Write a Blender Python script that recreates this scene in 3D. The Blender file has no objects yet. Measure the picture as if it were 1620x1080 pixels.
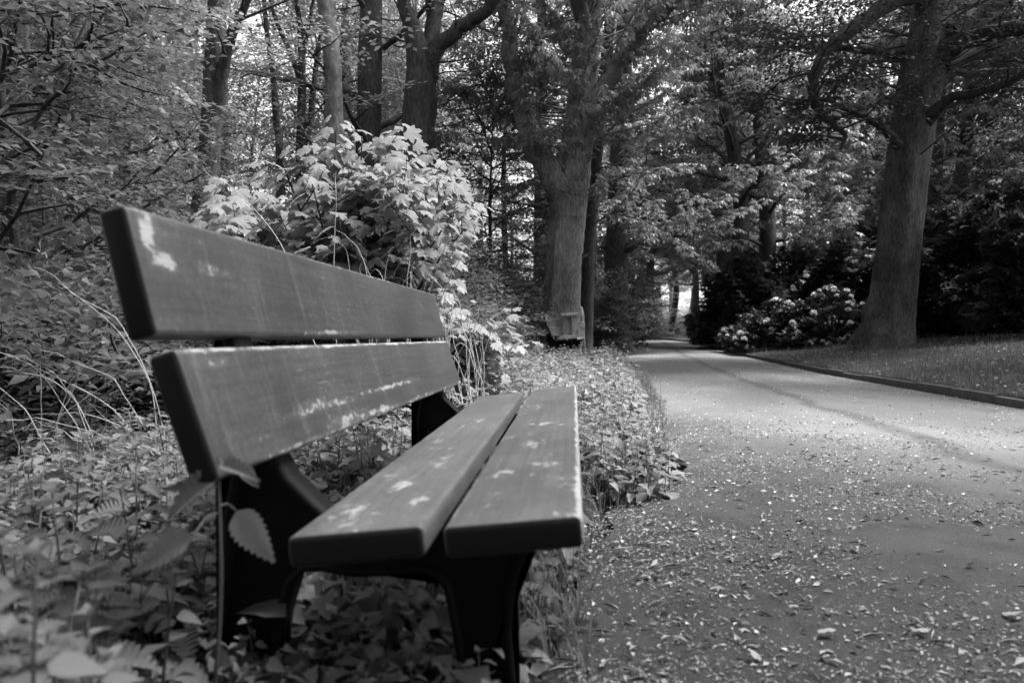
import bpy, bmesh, math
import numpy as np

SC = bpy.context.scene
COL = SC.collection
RAD = math.radians
F_PX, CAM_H = 1215.0, 0.58

# ------------------------------------------------------------------ camera
cam_d = bpy.data.cameras.new('camera')
cam = bpy.data.objects.new('camera', cam_d)
COL.objects.link(cam)
cam.location = (0, 0, CAM_H)
cam.rotation_euler = (RAD(90 - 0.33), 0, 0)
cam_d.sensor_width = 36
cam_d.lens = 27
cam_d.clip_start = 0.05
cam_d.clip_end = 1500
cam_d.dof.use_dof = True
cam_d.dof.focus_distance = 4.2
cam_d.dof.aperture_fstop = 4.0
SC.camera = cam

# ------------------------------------------------------------------ sky, sun, exposure
SUN_EL, SUN_AZ = RAD(60), RAD(80)          # azimuth from +Y (down the path) towards +X
w = bpy.data.worlds.new('World')
SC.world = w
w.use_nodes = True
nt = w.node_tree
nt.nodes.clear()
sky = nt.nodes.new('ShaderNodeTexSky')
sky.sky_type = 'NISHITA'
sky.sun_disc = False
sky.sun_elevation = SUN_EL
sky.sun_rotation = SUN_AZ
sky.air_density = 1.0
sky.dust_density = 4.0
bw = nt.nodes.new('ShaderNodeRGBToBW')
bg = nt.nodes.new('ShaderNodeBackground')
bg.inputs['Strength'].default_value = 0.08
wo = nt.nodes.new('ShaderNodeOutputWorld')
nt.links.new(sky.outputs[0], bw.inputs[0])
nt.links.new(bw.outputs[0], bg.inputs['Color'])
nt.links.new(bg.outputs[0], wo.inputs[0])
sun_d = bpy.data.lights.new('sun', 'SUN')
sun_d.energy = 1.5
sun_d.angle = RAD(12)
sun_d.color = (1, 1, 1)
sun = bpy.data.objects.new('sun', sun_d)
COL.objects.link(sun)
sx, sy, sz = math.cos(SUN_EL) * math.sin(SUN_AZ), math.cos(SUN_EL) * math.cos(SUN_AZ), math.sin(SUN_EL)
from mathutils import Vector
sun.rotation_euler = Vector((sx, sy, sz)).to_track_quat('Z', 'Y').to_euler()
vs = SC.view_settings
vs.view_transform = 'Standard'
vs.look = 'None'
vs.gamma = 1
vs.use_curve_mapping = False
vs.exposure = 3.0
SC.cycles.max_bounces = 8
SC.cycles.diffuse_bounces = 4
SC.cycles.transmission_bounces = 5
SC.cycles.use_denoising = True

# ------------------------------------------------------------------ object helpers
def link(o, parent=None):
    COL.objects.link(o)
    if parent is not None:
        o.parent = parent
    return o

def to_mesh(name, V, F, mat, smooth=False):
    V = np.asarray(V, dtype=np.float32)
    parts = F if isinstance(F, list) else [F]
    parts = [np.asarray(p, dtype=np.int32) for p in parts if len(p)]
    me = bpy.data.meshes.new(name)
    me.vertices.add(len(V))
    me.vertices.foreach_set('co', V.ravel())
    lv = np.concatenate([p.ravel() for p in parts])
    lt = np.concatenate([np.full(len(p), p.shape[1], np.int32) for p in parts])
    ls = np.concatenate([[0], np.cumsum(lt)[:-1]]).astype(np.int32)
    me.loops.add(len(lv))
    me.loops.foreach_set('vertex_index', lv)
    me.polygons.add(len(lt))
    me.polygons.foreach_set('loop_start', ls)
    me.polygons.foreach_set('loop_total', lt)
    if smooth:
        me.polygons.foreach_set('use_smooth', np.ones(len(lt), bool))
    me.update(calc_edges=True)
    me.materials.append(mat)
    return me

def part(name, me, parent=None, loc=None, rot=None, kind=None, label=None):
    o = bpy.data.objects.new(name, me)
    link(o, parent)
    if loc is not None:
        o.location = loc
    if rot is not None:
        o.rotation_euler = rot
    if kind:
        o['kind'] = kind
    if label:
        o['label'] = label
    return o

def tag(o, label, cat, group=None):
    o['label'] = label
    o['category'] = cat
    if group:
        o['group'] = group
    return o

def thing(name, label, cat, loc=(0, 0, 0), rz=0, group=None):
    o = bpy.data.objects.new(name, None)
    o.empty_display_size = 0.1
    link(o)
    o.location = loc
    o.rotation_euler = (0, 0, rz)
    return tag(o, label, cat, group)

def dup(root, loc, rz=0, s=1, label=None, group=None):
    r = root.copy()
    COL.objects.link(r)
    r.location = loc
    r.rotation_euler = (0, 0, rz)
    r.scale = (s, s, s)
    if label:
        r['label'] = label
    if group:
        r['group'] = group
    for ch in list(root.children):
        c = ch.copy()
        COL.objects.link(c)
        c.parent = r
        for g in list(ch.children):
            d = g.copy()
            COL.objects.link(d)
            d.parent = c
    return r

# ------------------------------------------------------------------ material helpers (the place is grey: a black and white picture)
class N:
    def __init__(self, name):
        self.m = bpy.data.materials.new(name)
        self.m.use_nodes = True
        self.t = self.m.node_tree
        self.t.nodes.clear()
        self.out = self.t.nodes.new('ShaderNodeOutputMaterial')
    def n(self, typ, **kw):
        x = self.t.nodes.new(typ)
        for k, v in kw.items():
            setattr(x, k, v)
        return x
    def set(self, sock, v):
        if hasattr(v, 'is_output'):
            self.t.links.new(v, sock)
        else:
            sock.default_value = v
    def math(self, op, a, b=0.0, c=0.0, clamp=False):
        x = self.n('ShaderNodeMath', operation=op, use_clamp=clamp)
        self.set(x.inputs[0], a)
        self.set(x.inputs[1], b)
        self.set(x.inputs[2], c)
        return x.outputs[0]
    def coords(self, scale=(1, 1, 1), kind='Object'):
        tc = self.n('ShaderNodeTexCoord')
        mp = self.n('ShaderNodeMapping')
        mp.inputs['Scale'].default_value = scale
        self.t.links.new(tc.outputs[kind], mp.inputs[0])
        return mp.outputs[0]
    def noise(self, vec, scale, detail=4, rough=0.55, dist=0.0):
        x = self.n('ShaderNodeTexNoise')
        self.set(x.inputs['Vector'], vec)
        x.inputs['Scale'].default_value = scale
        x.inputs['Detail'].default_value = detail
        x.inputs['Roughness'].default_value = rough
        x.inputs['Distortion'].default_value = dist
        return x.outputs[0]
    def voronoi(self, vec, scale, out='Distance'):
        x = self.n('ShaderNodeTexVoronoi')
        self.set(x.inputs['Vector'], vec)
        x.inputs['Scale'].default_value = scale
        return x.outputs[out]
    def step(self, v, a, b, c0=0.0, c1=1.0):
        x = self.n('ShaderNodeMapRange', interpolation_type='SMOOTHSTEP')
        self.set(x.inputs['Value'], v)
        x.inputs['From Min'].default_value = a
        x.inputs['From Max'].default_value = b
        x.inputs['To Min'].default_value = c0
        x.inputs['To Max'].default_value = c1
        return x.outputs[0]
    def mix(self, f, a, b):
        x = self.n('ShaderNodeMix', data_type='FLOAT')
        self.set(x.inputs[0], f)
        self.set(x.inputs[2], a)
        self.set(x.inputs[3], b)
        return x.outputs[0]
    def grey(self, v):
        x = self.n('ShaderNodeCombineColor')
        for i in range(3):
            self.set(x.inputs[i], v)
        return x.outputs[0]
    def bump(self, h, strength, dist):
        x = self.n('ShaderNodeBump')
        x.inputs['Strength'].default_value = strength
        x.inputs['Distance'].default_value = dist
        self.set(x.inputs['Height'], h)
        return x.outputs[0]
    def principled(self, val, rough=0.7, spec=0.3, normal=None):
        p = self.n('ShaderNodeBsdfPrincipled')
        self.set(p.inputs['Base Color'], self.grey(val))
        self.set(p.inputs['Roughness'], rough)
        self.set(p.inputs['Specular IOR Level'], spec)
        if normal is not None:
            self.set(p.inputs['Normal'], normal)
        return p.outputs[0]
    def done(self, sh):
        self.t.links.new(sh, self.out.inputs[0])
        return self.m

def leaf_mat(name, val, trans=0.4, rough=0.5, spec=0.3, vein=0.0, spread=0.35):
    q = N(name)
    g = q.n('ShaderNodeNewGeometry')
    oi = q.n('ShaderNodeObjectInfo')
    v = q.math('MULTIPLY', q.mix(g.outputs['Random Per Island'], 1 - spread, 1 + spread), val)
    v = q.math('MULTIPLY', v, q.mix(oi.outputs['Random'], 0.9, 1.1))
    nz = q.noise(q.coords(), 35 if vein else 2.0, 3)
    v = q.math('MULTIPLY', v, q.mix(nz, 0.72, 1.28))
    nrm = None
    if vein:
        nrm = q.bump(q.noise(q.coords(), vein, 2), 0.35, 0.004)
    p = q.principled(v, rough, spec, nrm)
    t = q.n('ShaderNodeBsdfTranslucent')
    q.set(t.inputs['Color'], q.grey(q.math('MULTIPLY', v, 1.25)))
    ms = q.n('ShaderNodeMixShader')
    ms.inputs[0].default_value = trans
    q.t.links.new(p, ms.inputs[1])
    q.t.links.new(t.outputs[0], ms.inputs[2])
    return q.done(ms.outputs[0])

def bark_mat(name, val, sc=(9, 9, 1.6), strength=0.9, lich=0.25):
    q = N(name)
    c = q.coords(sc)
    n1 = q.noise(c, 2.2, 6, 0.65, 0.6)
    n2 = q.noise(q.coords((30, 30, 9)), 1.5, 4, 0.6)
    n3 = q.noise(q.coords((1, 1, 0.6)), 1.3, 4)
    v = q.math('MULTIPLY', q.step(n1, 0.34, 0.66, 0.55, 1.3), val)
    v = q.math('MULTIPLY', v, q.step(n3, 0.35, 0.7, 1 - lich, 1 + lich * 1.6))
    h = q.math('ADD', n1, q.math('MULTIPLY', n2, 0.4))
    return q.done(q.principled(v, 0.9, 0.15, q.bump(h, strength, 0.03)))

def plain_mat(name, val, rough=0.8, spec=0.2, ns=20, amp=0.25, bump=0.0):
    q = N(name)
    nz = q.noise(q.coords(), ns, 4)
    v = q.math('MULTIPLY', q.mix(nz, 1 - amp, 1 + amp), val)
    nrm = q.bump(nz, 0.5, bump) if bump else None
    return q.done(q.principled(v, rough, spec, nrm))

M_BEECH = leaf_mat('beech_leaf', 0.08, 0.4)
M_FAR = leaf_mat('wood_leaf', 0.12, 0.45)
M_CHEST = leaf_mat('chestnut_leaf', 0.13, 0.4, 0.45, 0.4)
M_MAPLE = leaf_mat('maple_leaf', 0.205, 0.45, 0.5, 0.35, 60, 0.22)
M_NETTLE = leaf_mat('nettle_leaf', 0.2, 0.35, 0.55, 0.3, 120, 0.3)
M_BEECH_SHADE = leaf_mat('shaded_beech_leaf', 0.05, 0.3)  # beech leaf darkened: shade of the huge beech's crown put into the colour
M_DARKLEAF = leaf_mat('evergreen_leaf', 0.04, 0.15, 0.5, 0.25)
M_COVER = leaf_mat('weed_leaf', 0.13, 0.3, 0.55, 0.3, 80, 0.45)
M_GRASS = leaf_mat('grass_blade', 0.15, 0.4, 0.6, 0.2)
M_LITTER = leaf_mat('dry_litter', 0.30, 0.1, 0.8, 0.1, 0, 0.6)
M_SOILLEAF = leaf_mat('rotting_leaf', 0.13, 0.05, 0.8, 0.1, 0, 0.7)
M_PETAL = leaf_mat('pale_petal', 0.6, 0.2, 0.7, 0.1, 0, 0.2)
M_STRAW = plain_mat('straw', 0.36, 0.7, 0.2, 30, 0.3)
M_STEM = plain_mat('green_stem', 0.10, 0.6, 0.3)
M_BARK = bark_mat('beech_bark', 0.05)
M_BARKG = bark_mat('grey_smooth_bark', 0.12, (5, 5, 2.2), 0.4)
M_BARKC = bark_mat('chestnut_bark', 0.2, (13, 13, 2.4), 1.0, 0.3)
M_BARKR = bark_mat('smooth_dark_bark', 0.08, (10, 10, 2.4), 0.9, 0.35)
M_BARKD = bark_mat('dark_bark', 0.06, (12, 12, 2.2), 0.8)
M_IRON = plain_mat('black_cast_iron', 0.007, 0.6, 0.12, 30, 0.4, 0.002)
M_WOODGREY = bark_mat('weathered_board', 0.3, (20, 20, 2), 0.3)

# ------------------------------------------------------------------ numpy geometry helpers
def rotz(a):
    c, s = math.cos(a), math.sin(a)
    return np.array([[c, -s, 0], [s, c, 0], [0, 0, 1.0]])
def rotx(a):
    c, s = math.cos(a), math.sin(a)
    return np.array([[1.0, 0, 0], [0, c, -s], [0, s, c]])
def roty(a):
    c, s = math.cos(a), math.sin(a)
    return np.array([[c, 0, s], [0, 1.0, 0], [-s, 0, c]])

def join(lst):
    Vs, Fs, o = [], [], 0
    for V, F in lst:
        Vs.append(V)
        Fs.append(np.asarray(F) + o)
        o += len(V)
    return np.concatenate(Vs), np.concatenate(Fs)

def frames(D, roll=None, flat=1.0):
    """matrices whose Y column runs along D and whose Z column is as upright as D allows, then rolled about Y"""
    D = np.array(D, float)
    D[:, 2] *= flat
    y = D / np.maximum(np.linalg.norm(D, axis=1, keepdims=True), 1e-9)
    x = np.cross(y, np.array([0, 0, 1.0]))
    x += 1e-6
    x /= np.linalg.norm(x, axis=1, keepdims=True)
    z = np.cross(x, y)
    if roll is not None:
        c, s = np.cos(roll)[:, None], np.sin(roll)[:, None]
        x, z = x * c - z * s, x * s + z * c
    return np.stack([x, y, z], axis=2)

def bake(T, R, P, S=None):
    V, F = T
    if S is not None:
        R = R * np.asarray(S)[:, None, None]
    W = np.einsum('kij,nj->kni', R, V) + np.asarray(P)[:, None, :]
    k, n = len(P), len(V)
    FF = (np.asarray(F)[None] + (np.arange(k) * n)[:, None, None]).reshape(-1, np.asarray(F).shape[1])
    return W.reshape(-1, 3), FF

def bake_mixed(Ts, R, P, S, rng):
    idx = rng.integers(0, len(Ts), len(P))
    return join([bake(Ts[i], R[idx == i], P[idx == i], np.asarray(S)[idx == i]) for i in range(len(Ts)) if (idx == i).any()])

def smooth_line(P, R, k):
    P, R = np.asarray(P, float), np.asarray(R, float)
    if k <= 1 or len(P) < 3:
        return P, R
    A = np.vstack([2 * P[0] - P[1], P, 2 * P[-1] - P[-2]])
    out, ro = [], []
    for i in range(1, len(A) - 2):
        for t in np.arange(k) / k:
            p0, p1, p2, p3 = A[i - 1], A[i], A[i + 1], A[i + 2]
            out.append(0.5 * (2 * p1 + (p2 - p0) * t + (2 * p0 - 5 * p1 + 4 * p2 - p3) * t * t + (3 * p1 - p0 - 3 * p2 + p3) * t ** 3))
            ro.append(R[i - 1] * (1 - t) + R[i] * t)
    out.append(P[-1])
    ro.append(R[-1])
    return np.array(out), np.array(ro)

def tube(P, R, sides=8, k=1, ridge=0.0, rng=None, cap=True):
    P, R = smooth_line(P, R, k)
    n = len(P)
    T = np.gradient(P, axis=0)
    T /= np.maximum(np.linalg.norm(T, axis=1, keepdims=True), 1e-9)
    a = np.array([1.0, 0, 0]) if abs(T[0][0]) < 0.8 else np.array([0, 1.0, 0])
    th = np.arange(sides) / sides * 2 * np.pi
    V = np.zeros((n, sides, 3))
    ph = rng.uniform(0, 6.28, 6) if ridge else None
    lumps = [(rng.uniform(0, n), rng.uniform(0, 6.28), rng.uniform(.06, .2), rng.uniform(.8, 2.2), rng.uniform(.25, .6)) for _ in range(9)] if ridge else []
    for i in range(n):
        a = a - T[i] * a.dot(T[i])
        a /= np.linalg.norm(a)
        b = np.cross(T[i], a)
        r = np.full(sides, R[i])
        if ridge:
            s = i / max(n - 1, 1) * 6
            r = r * (1 + ridge * (np.cos(3 * th + ph[0] + s * 0.25) * 0.5 + np.cos(5 * th + ph[1] - s * 0.3) * 0.45 + np.cos(8 * th + ph[2] + s * 0.6) * 0.3
                                  + 0.25 * math.sin(s * 2.1 + ph[3]) + np.cos(2 * th + ph[4] + s * 1.3) * 0.3 + 0.35 * rng.normal(0, 0.35, sides)))
            for li, lt, lam, lw, la_ in lumps:
                da = (th - lt + np.pi) % (2 * np.pi) - np.pi
                r = r * (1 + lam * math.exp(-((i - li) / lw) ** 2) * np.exp(-(da / la_) ** 2))
        V[i] = P[i] + np.cos(th)[:, None] * a * r[:, None] + np.sin(th)[:, None] * b * r[:, None]
    idx = np.arange(n * sides).reshape(n, sides)
    nx = np.roll(idx, -1, axis=1)
    q = np.stack([idx[:-1], nx[:-1], nx[1:], idx[1:]], axis=2).reshape(-1, 4)
    F = np.concatenate([q[:, [0, 1, 2]], q[:, [0, 2, 3]]])
    V = V.reshape(-1, 3)
    if cap:
        V = np.vstack([V, P[-1] + T[-1] * R[-1] * 0.6])
        top = idx[-1]
        F = np.concatenate([F, np.stack([top, np.roll(top, -1), np.full(sides, len(V) - 1)], 1)])
    return V, F

def at(px, py, Z):
    return np.array([(px - 810) / F_PX * Z, Z, CAM_H + (533 - py) / F_PX * Z])

# ------------------------------------------------------------------ leaf templates (unit length along +Y, upper side +Z)
LEAF2 = (np.array([(0, 0, 0), (-.27, .5, .05), (0, 1, -.1), (.27, .5, .05)], float), np.array([(0, 2, 1), (0, 3, 2)]))
LEAF4 = (np.array([(0, 0, 0), (-.29, .48, .08), (0, 1, -.12), (.29, .48, .08), (0, .5, 0)], float), np.array([(0, 4, 1), (1, 4, 2), (0, 3, 4), (3, 2, 4)]))

def serrate(teeth, wide=0.33, depth=0.07, droop=0.25, fold=0.12):
    t = np.linspace(0, 1, teeth * 2 + 1)
    wv = wide * np.sin(np.pi * np.clip(t, 0, 1) ** 0.62) ** 0.8 * (1 - 0.25 * t)
    V, F = [], []
    for i, ti in enumerate(t):
        ww = wv[i] * (1.12 if i % 2 else 0.9)
        yy = ti + (depth if i % 2 else 0)
        zc = -droop * ti * ti
        V += [(0, ti, zc), (-ww, yy, zc + fold * ww / wide), (ww, yy, zc + fold * ww / wide)]
    for i in range(len(t) - 1):
        a, b = 3 * i, 3 * i + 3
        F += [(a, b, a + 1), (b, b + 1, a + 1), (a, a + 2, b), (b, a + 2, b + 2)]
    return np.array(V), np.array(F)
NLEAF_HI, NLEAF_LO = serrate(9), serrate(3)

def maple_leaf(rng):
    half = [(0, .95), (6, .84), (11, .80), (16, .84), (22, .66), (28, .58), (34, .72), (40, .80), (45, .92), (51, .80), (57, .77), (64, .60), (72, .53), (80, .62), (90, .70), (99, .58), (112, .50), (138, .42), (165, .22)]
    pts = [(a, r) for a, r in half] + [(-a, r) for a, r in half[:0:-1]]
    droop, cup = rng.uniform(.2, .6), rng.uniform(-.08, .16)
    V = [(0, 0, 0.02)]
    for a, r in pts:
        x, y = math.sin(RAD(a)) * r * .95, math.cos(RAD(a)) * r
        lob = max(math.cos(RAD(a) * 8), -1)
        V.append((x, y, -droop * r * r + cup * abs(x) + (.05 if r > .6 else -.03)))
    n = len(pts)
    F = [(0, 1 + (i + 1) % n, 1 + i) for i in range(n)]
    V = np.array(V)
    V[:, 1] += .12
    return V, np.array(F)

def chestnut_leaf(rng, lo=False):
    lst = []
    angs = [-105, -68, -34, 0, 34, 68, 105] if not lo else [-95, -48, 0, 48, 95]
    for a in angs:
        L = (1 - abs(a) / 105 * .42) * rng.uniform(.88, 1.08)
        d = rng.uniform(.3, .6)
        V = np.array([(0, .06, 0), (-.11, .45, .03), (-.16, .72, -.05), (0, 1, -.2), (.16, .72, -.05), (.11, .45, .03), (0, .6, -.04)])
        F = np.array([(0, 6, 1), (1, 6, 2), (2, 6, 3), (3, 6, 4), (4, 6, 5), (5, 6, 0)])
        V = V * L
        V[:, 2] -= d * V[:, 1] ** 2
        lst.append((V @ rotz(-RAD(a + rng.uniform(-7, 7))).T, F))
    return join(lst)

def beech_spray(rng, leaf, n_side=4, per=6, L=0.2, twig=True):
    """flat fan: a main twig with side twigs, leaves set alternately left and right"""
    lst = []
    axes = [(np.zeros(3), 0.0, 1.0)]
    for i in range(n_side):
        t = 0.12 + 0.62 * i / max(n_side - 1, 1)
        axes.append((np.array([0, t, -.06 * t * t]), (1 if i % 2 else -1) * RAD(rng.uniform(35, 55)), (1 - t) * rng.uniform(.6, .95) + .12))
    for p0, a, ln in axes:
        Rz = rotz(-a)
        m = max(3, int(per * ln + 1.5))
        P, D, S = [], [], []
        for j in range(m):
            t = (j + .7) / m * ln
            p = p0 + Rz @ np.array([0, t, -.1 * t * t + rng.uniform(-.015, .015)])
            da = a + (1 if j % 2 else -1) * RAD(rng.uniform(35, 65)) * (0 if j == m - 1 else 1)
            P.append(p)
            D.append((math.sin(da), math.cos(da), rng.uniform(-.35, .12)))
            S.append(L * rng.uniform(.7, 1.15))
        lst.append(bake(leaf, frames(np.array(D), rng.normal(0, .3, m)), np.array(P), S))
        if twig:
            e = p0 + Rz @ np.array([0, ln, -.1 * ln * ln])
            wv = Rz @ np.array([.006, 0, 0])
            lst.append((np.array([p0 - wv, p0 + wv, e]), np.array([(0, 1, 2)])))
    return join(lst)

def rosette(rng, leaves, n=5):
    out = []
    for i in range(n):
        a = i / n * 6.283 + rng.uniform(-.35, .35)
        d = np.array([math.cos(a), math.sin(a), rng.uniform(-.55, .1)])
        out.append((d * rng.uniform(.5, .95), d, rng.uniform(.7, 1.1), rng.integers(len(leaves))))
    return out
def rosette_mesh(rng, leaves, n=5):
    return join([bake(leaves[k], frames(d[None], rng.normal(0, .25, 1)), p[None], [sc]) for p, d, sc, k in rosette(rng, leaves, n)])

def whorl(rng, n=8, leaf=LEAF4, slim=.75):
    D, P = [], []
    for i in range(n):
        a = i / n * 6.283 + rng.uniform(-.2, .2)
        D.append((math.sin(a), math.cos(a), rng.uniform(-.3, .35)))
        P.append((0, 0, rng.uniform(-.05, .05)))
    V, F = leaf
    V = V * np.array([slim, 1, 1])
    return bake((V, F), frames(np.array(D)), np.array(P), rng.uniform(.75, 1.05, n))

rs = np.random.default_rng(11)
SPRAY_FAR = [beech_spray(rs, LEAF2, 5, 8, .125, False) for _ in range(4)]
SPRAY_MID = [beech_spray(rs, LEAF4, 4, 6, .17) for _ in range(4)]
CHEST = [chestnut_leaf(rs) for _ in range(4)]
def chestnut_small(rng):
    V, F = LEAF2
    D = np.array([(math.sin(RAD(a)), math.cos(RAD(a)), rng.uniform(-.6, -.2)) for a in (-95, -48, 0, 48, 95)])
    return bake((V * np.array([.62, 1, 1]), F), frames(D), np.zeros((5, 3)), [.65, .9, 1, .9, .65])
CH_SMALL = [chestnut_small(rs) for _ in range(4)]
ROS = [rosette_mesh(rs, CHEST) for _ in range(4)]
ROS_LO = [rosette_mesh(rs, CH_SMALL) for _ in range(4)]
WHORL = [whorl(rs) for _ in range(3)]
MAPLE = [maple_leaf(rs) for _ in range(9)]

# ------------------------------------------------------------------ terrain
def xl(Y):
    return np.interp(Y, [-20, 0, 1.5, 2.1, 2.95, 3.3, 5, 7.4, 14, 21.4, 27.5, 32.5, 40, 60, 300], [-2, .10, .08, .11, .28, .58, .95, 1.38, 2.35, 3.1, 3.84, 4.2, 4.2, 2, -30])
def xr(Y):
    return np.interp(Y, [-20, 0, 7.4, 14, 21.4, 27.5, 32.5, 40, 60, 300], [1.9, 3.95, 4.93, 5.7, 6.5, 7.24, 7.6, 7.8, 6, -25])
def pz(Y):
    return np.interp(Y, [-20, 0, 7, 14, 21, 27, 33, 40, 300], [-.08, -.08, -.12, -.10, .02, .16, .36, .43, .43])
def gz(X, Y):
    X, Y = np.asarray(X, float), np.asarray(Y, float)
    a, b, p = xl(Y), xr(Y), pz(Y)
    bank = np.interp(Y, [0, 2.5, 4, 8, 14, 22, 33, 60], [.13, .12, .10, .20, .30, .22, .1, .05])
    dl = np.clip((a - X) / np.interp(Y, [0, 2.2, 4], [.14, .22, .5]), 0, 1)
    left = p + bank * dl * dl * (3 - 2 * dl) + .025 * np.sin(X * 1.7 + Y * .9) * np.cos(Y * 1.3 - X) * np.clip((a - X - .3) / 2, 0, 1)
    dr = np.clip(X - b - .1, 0, None)
    right = p + .10 + np.minimum(dr * .12, .75) * np.interp(Y, [0, 25, 40, 60], [1, 1, .3, .0]) + .02 * np.sin(X * 2.1 + Y * 1.1) * np.clip(dr / 2, 0, 1)
    mid = p - .035
    z = np.where(X < a, left, np.where(X > b + .05, right, mid))
    return z

def rows_y():
    return np.concatenate([np.arange(-40, -4, 4), np.arange(-4, 6, .25), np.arange(6, 20, .5), np.arange(20, 60, 1.5), [62, 66, 72, 80, 90, 105, 125, 150, 190, 260, 400, 600]])

def grid_mesh(name, cols, mat):
    V = np.array(cols)                    # rows x n x 3
    r, n = V.shape[:2]
    idx = np.arange(r * n).reshape(r, n)
    F = np.stack([idx[:-1, :-1], idx[:-1, 1:], idx[1:, 1:], idx[1:, :-1]], 2).reshape(-1, 4)
    return to_mesh(name, V.reshape(-1, 3), F, mat, True)

q = N('woodland_soil')
c = q.coords()
v = q.math('MULTIPLY', q.step(q.noise(c, 18, 6, .65), .3, .75, .5, 1.6), .045)
v = q.math('ADD', v, q.math('MULTIPLY', q.step(q.voronoi(c, 45), .0, .18, 1, 0), .05))
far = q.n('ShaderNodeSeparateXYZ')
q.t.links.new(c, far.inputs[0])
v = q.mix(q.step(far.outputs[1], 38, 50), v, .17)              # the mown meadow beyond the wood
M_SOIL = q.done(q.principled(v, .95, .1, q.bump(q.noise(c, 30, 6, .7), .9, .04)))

L_off = np.array([0, .04, .12, .25, .4, .6, 1, 1.6, 2.5, 4, 6, 9, 14, 22, 40, 80, 200, 500])
R_off = np.array([.10, .2, .4, .8, 1.4, 2.2, 3.5, 5, 7.5, 11, 18, 40, 80, 200, 500])
rows = []
for y in rows_y():
    a, b = float(xl(y)), float(xr(y))
    wig = .05 * math.sin(y * 3.1) + .04 * math.sin(y * 7.3 + 1)
    xs = np.concatenate([(a - L_off)[::-1], [a + .05], np.linspace(a + .3, b - .1, 5), [b + .04], b + R_off])
    zs = gz(xs, np.full_like(xs, y))
    rows.append(np.stack([xs, np.full_like(xs, y), zs], 1))
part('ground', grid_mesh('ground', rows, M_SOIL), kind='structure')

# asphalt path
q = N('worn_asphalt')
c = q.coords()
sep = q.n('ShaderNodeSeparateXYZ')
q.t.links.new(c, sep.inputs[0])
dust = q.step(q.noise(q.coords((1, .35, 1)), .8, 5, .6, .4), .38, .66)
grit = q.noise(c, 160, 3, .8)
spk = q.step(q.voronoi(c, 90), .10, .22, 1, 0)
base = q.mix(dust, .12, .168)
left_dark = q.math('SUBTRACT', q.math('MULTIPLY_ADD', sep.outputs[1], -.18, 2.9), sep.outputs[0])
left_dark = q.math('ADD', left_dark, q.math('MULTIPLY_ADD', q.noise(c, .9, 6, .65), 2.4, -1.2))
left_dark = q.math('MULTIPLY', q.step(left_dark, -.8, 1.3), q.step(q.noise(c, 5, 5, .7), .25, .6, 1.0, .75))
base = q.mix(left_dark, base, .034)              # near left part of the asphalt is darker, with an uneven border
base = q.math('MULTIPLY', base, q.step(grit, .25, .75, .6, 1.4))
base = q.math('ADD', base, q.math('MULTIPLY', spk, .05))
dx = q.math('SUBTRACT', sep.outputs[0], q.math('MULTIPLY_ADD', sep.outputs[1], .135, 2.0))
dx = q.math('ADD', dx, q.math('MULTIPLY_ADD', q.noise(q.coords((1, .5, 1)), 1.5, 4), .5, -.25))
seam = q.step(q.math('ABSOLUTE', dx), .02, .15, 1, 0)
base = q.math('MULTIPLY', base, q.mix(seam, 1.0, .6))
blot = q.step(q.noise(c, 2.4, 5, .65), .58, .68)
base = q.math('MULTIPLY', base, q.mix(blot, 1.0, .72))
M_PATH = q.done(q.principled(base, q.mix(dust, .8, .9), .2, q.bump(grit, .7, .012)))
rows = []
for y in rows_y():
    a, b = float(xl(y)), float(xr(y))
    wig = .05 + .05 * math.sin(y * 3.1) + .04 * math.sin(y * 7.3 + 1) + .025 * math.sin(y * 17)
    xs = np.linspace(a + wig, b - .005, 15)
    zs = np.full(15, float(pz(y))) + .02 * np.sin(np.linspace(0, math.pi, 15)) + .004 - .012 * (np.arange(15) == 0)
    rows.append(np.stack([xs, np.full(15, y), zs], 1))
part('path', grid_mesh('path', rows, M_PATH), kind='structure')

# kerb of concrete stones
M_KERB = plain_mat('kerb_concrete', .085, .9, .15, 12, .6, .012)
kerb = bpy.data.objects.new('kerb', None)
link(kerb)
kerb['kind'] = 'structure'
def box_mesh(name, sx_, sy_, sz_, mat, bev=.01, seg=2):
    bm = bmesh.new()
    bmesh.ops.create_cube(bm, size=1)
    for vv in bm.verts:
        vv.co = (vv.co.x * sx_, vv.co.y * sy_, vv.co.z * sz_)
    if bev:
        bmesh.ops.bevel(bm, geom=bm.edges[:], offset=bev, segments=seg, profile=.5, affect='EDGES')
    me = bpy.data.meshes.new(name)
    bm.to_mesh(me)
    bm.free()
    me.materials.append(mat)
    if bev and seg > 1:
        me.polygons.foreach_set('use_smooth', np.ones(len(me.polygons), bool))
        me.set_sharp_from_angle(angle=RAD(35))
    return me
kme = box_mesh('kerb_stone', .09, .968, .24, M_KERB, .018, 2)
y = 3.0
kr = np.random.default_rng(5)
while y < 40:
    y2 = y + 1.0
    x1, x2 = float(xr(y)), float(xr(y2))
    ym = (y + y2) / 2
    o = part('kerb_stone', kme, kerb, (float(xr(ym)) + .05 + kr.normal(0, .010), ym, float(pz(ym)) - .02 + kr.normal(0, .011)),
             (math.atan2(float(pz(y2) - pz(y)), 1), kr.normal(0, .02), -math.atan2(x2 - x1, 1) + kr.normal(0, .006)))
    y = y2

L_B = 2.15
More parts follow.
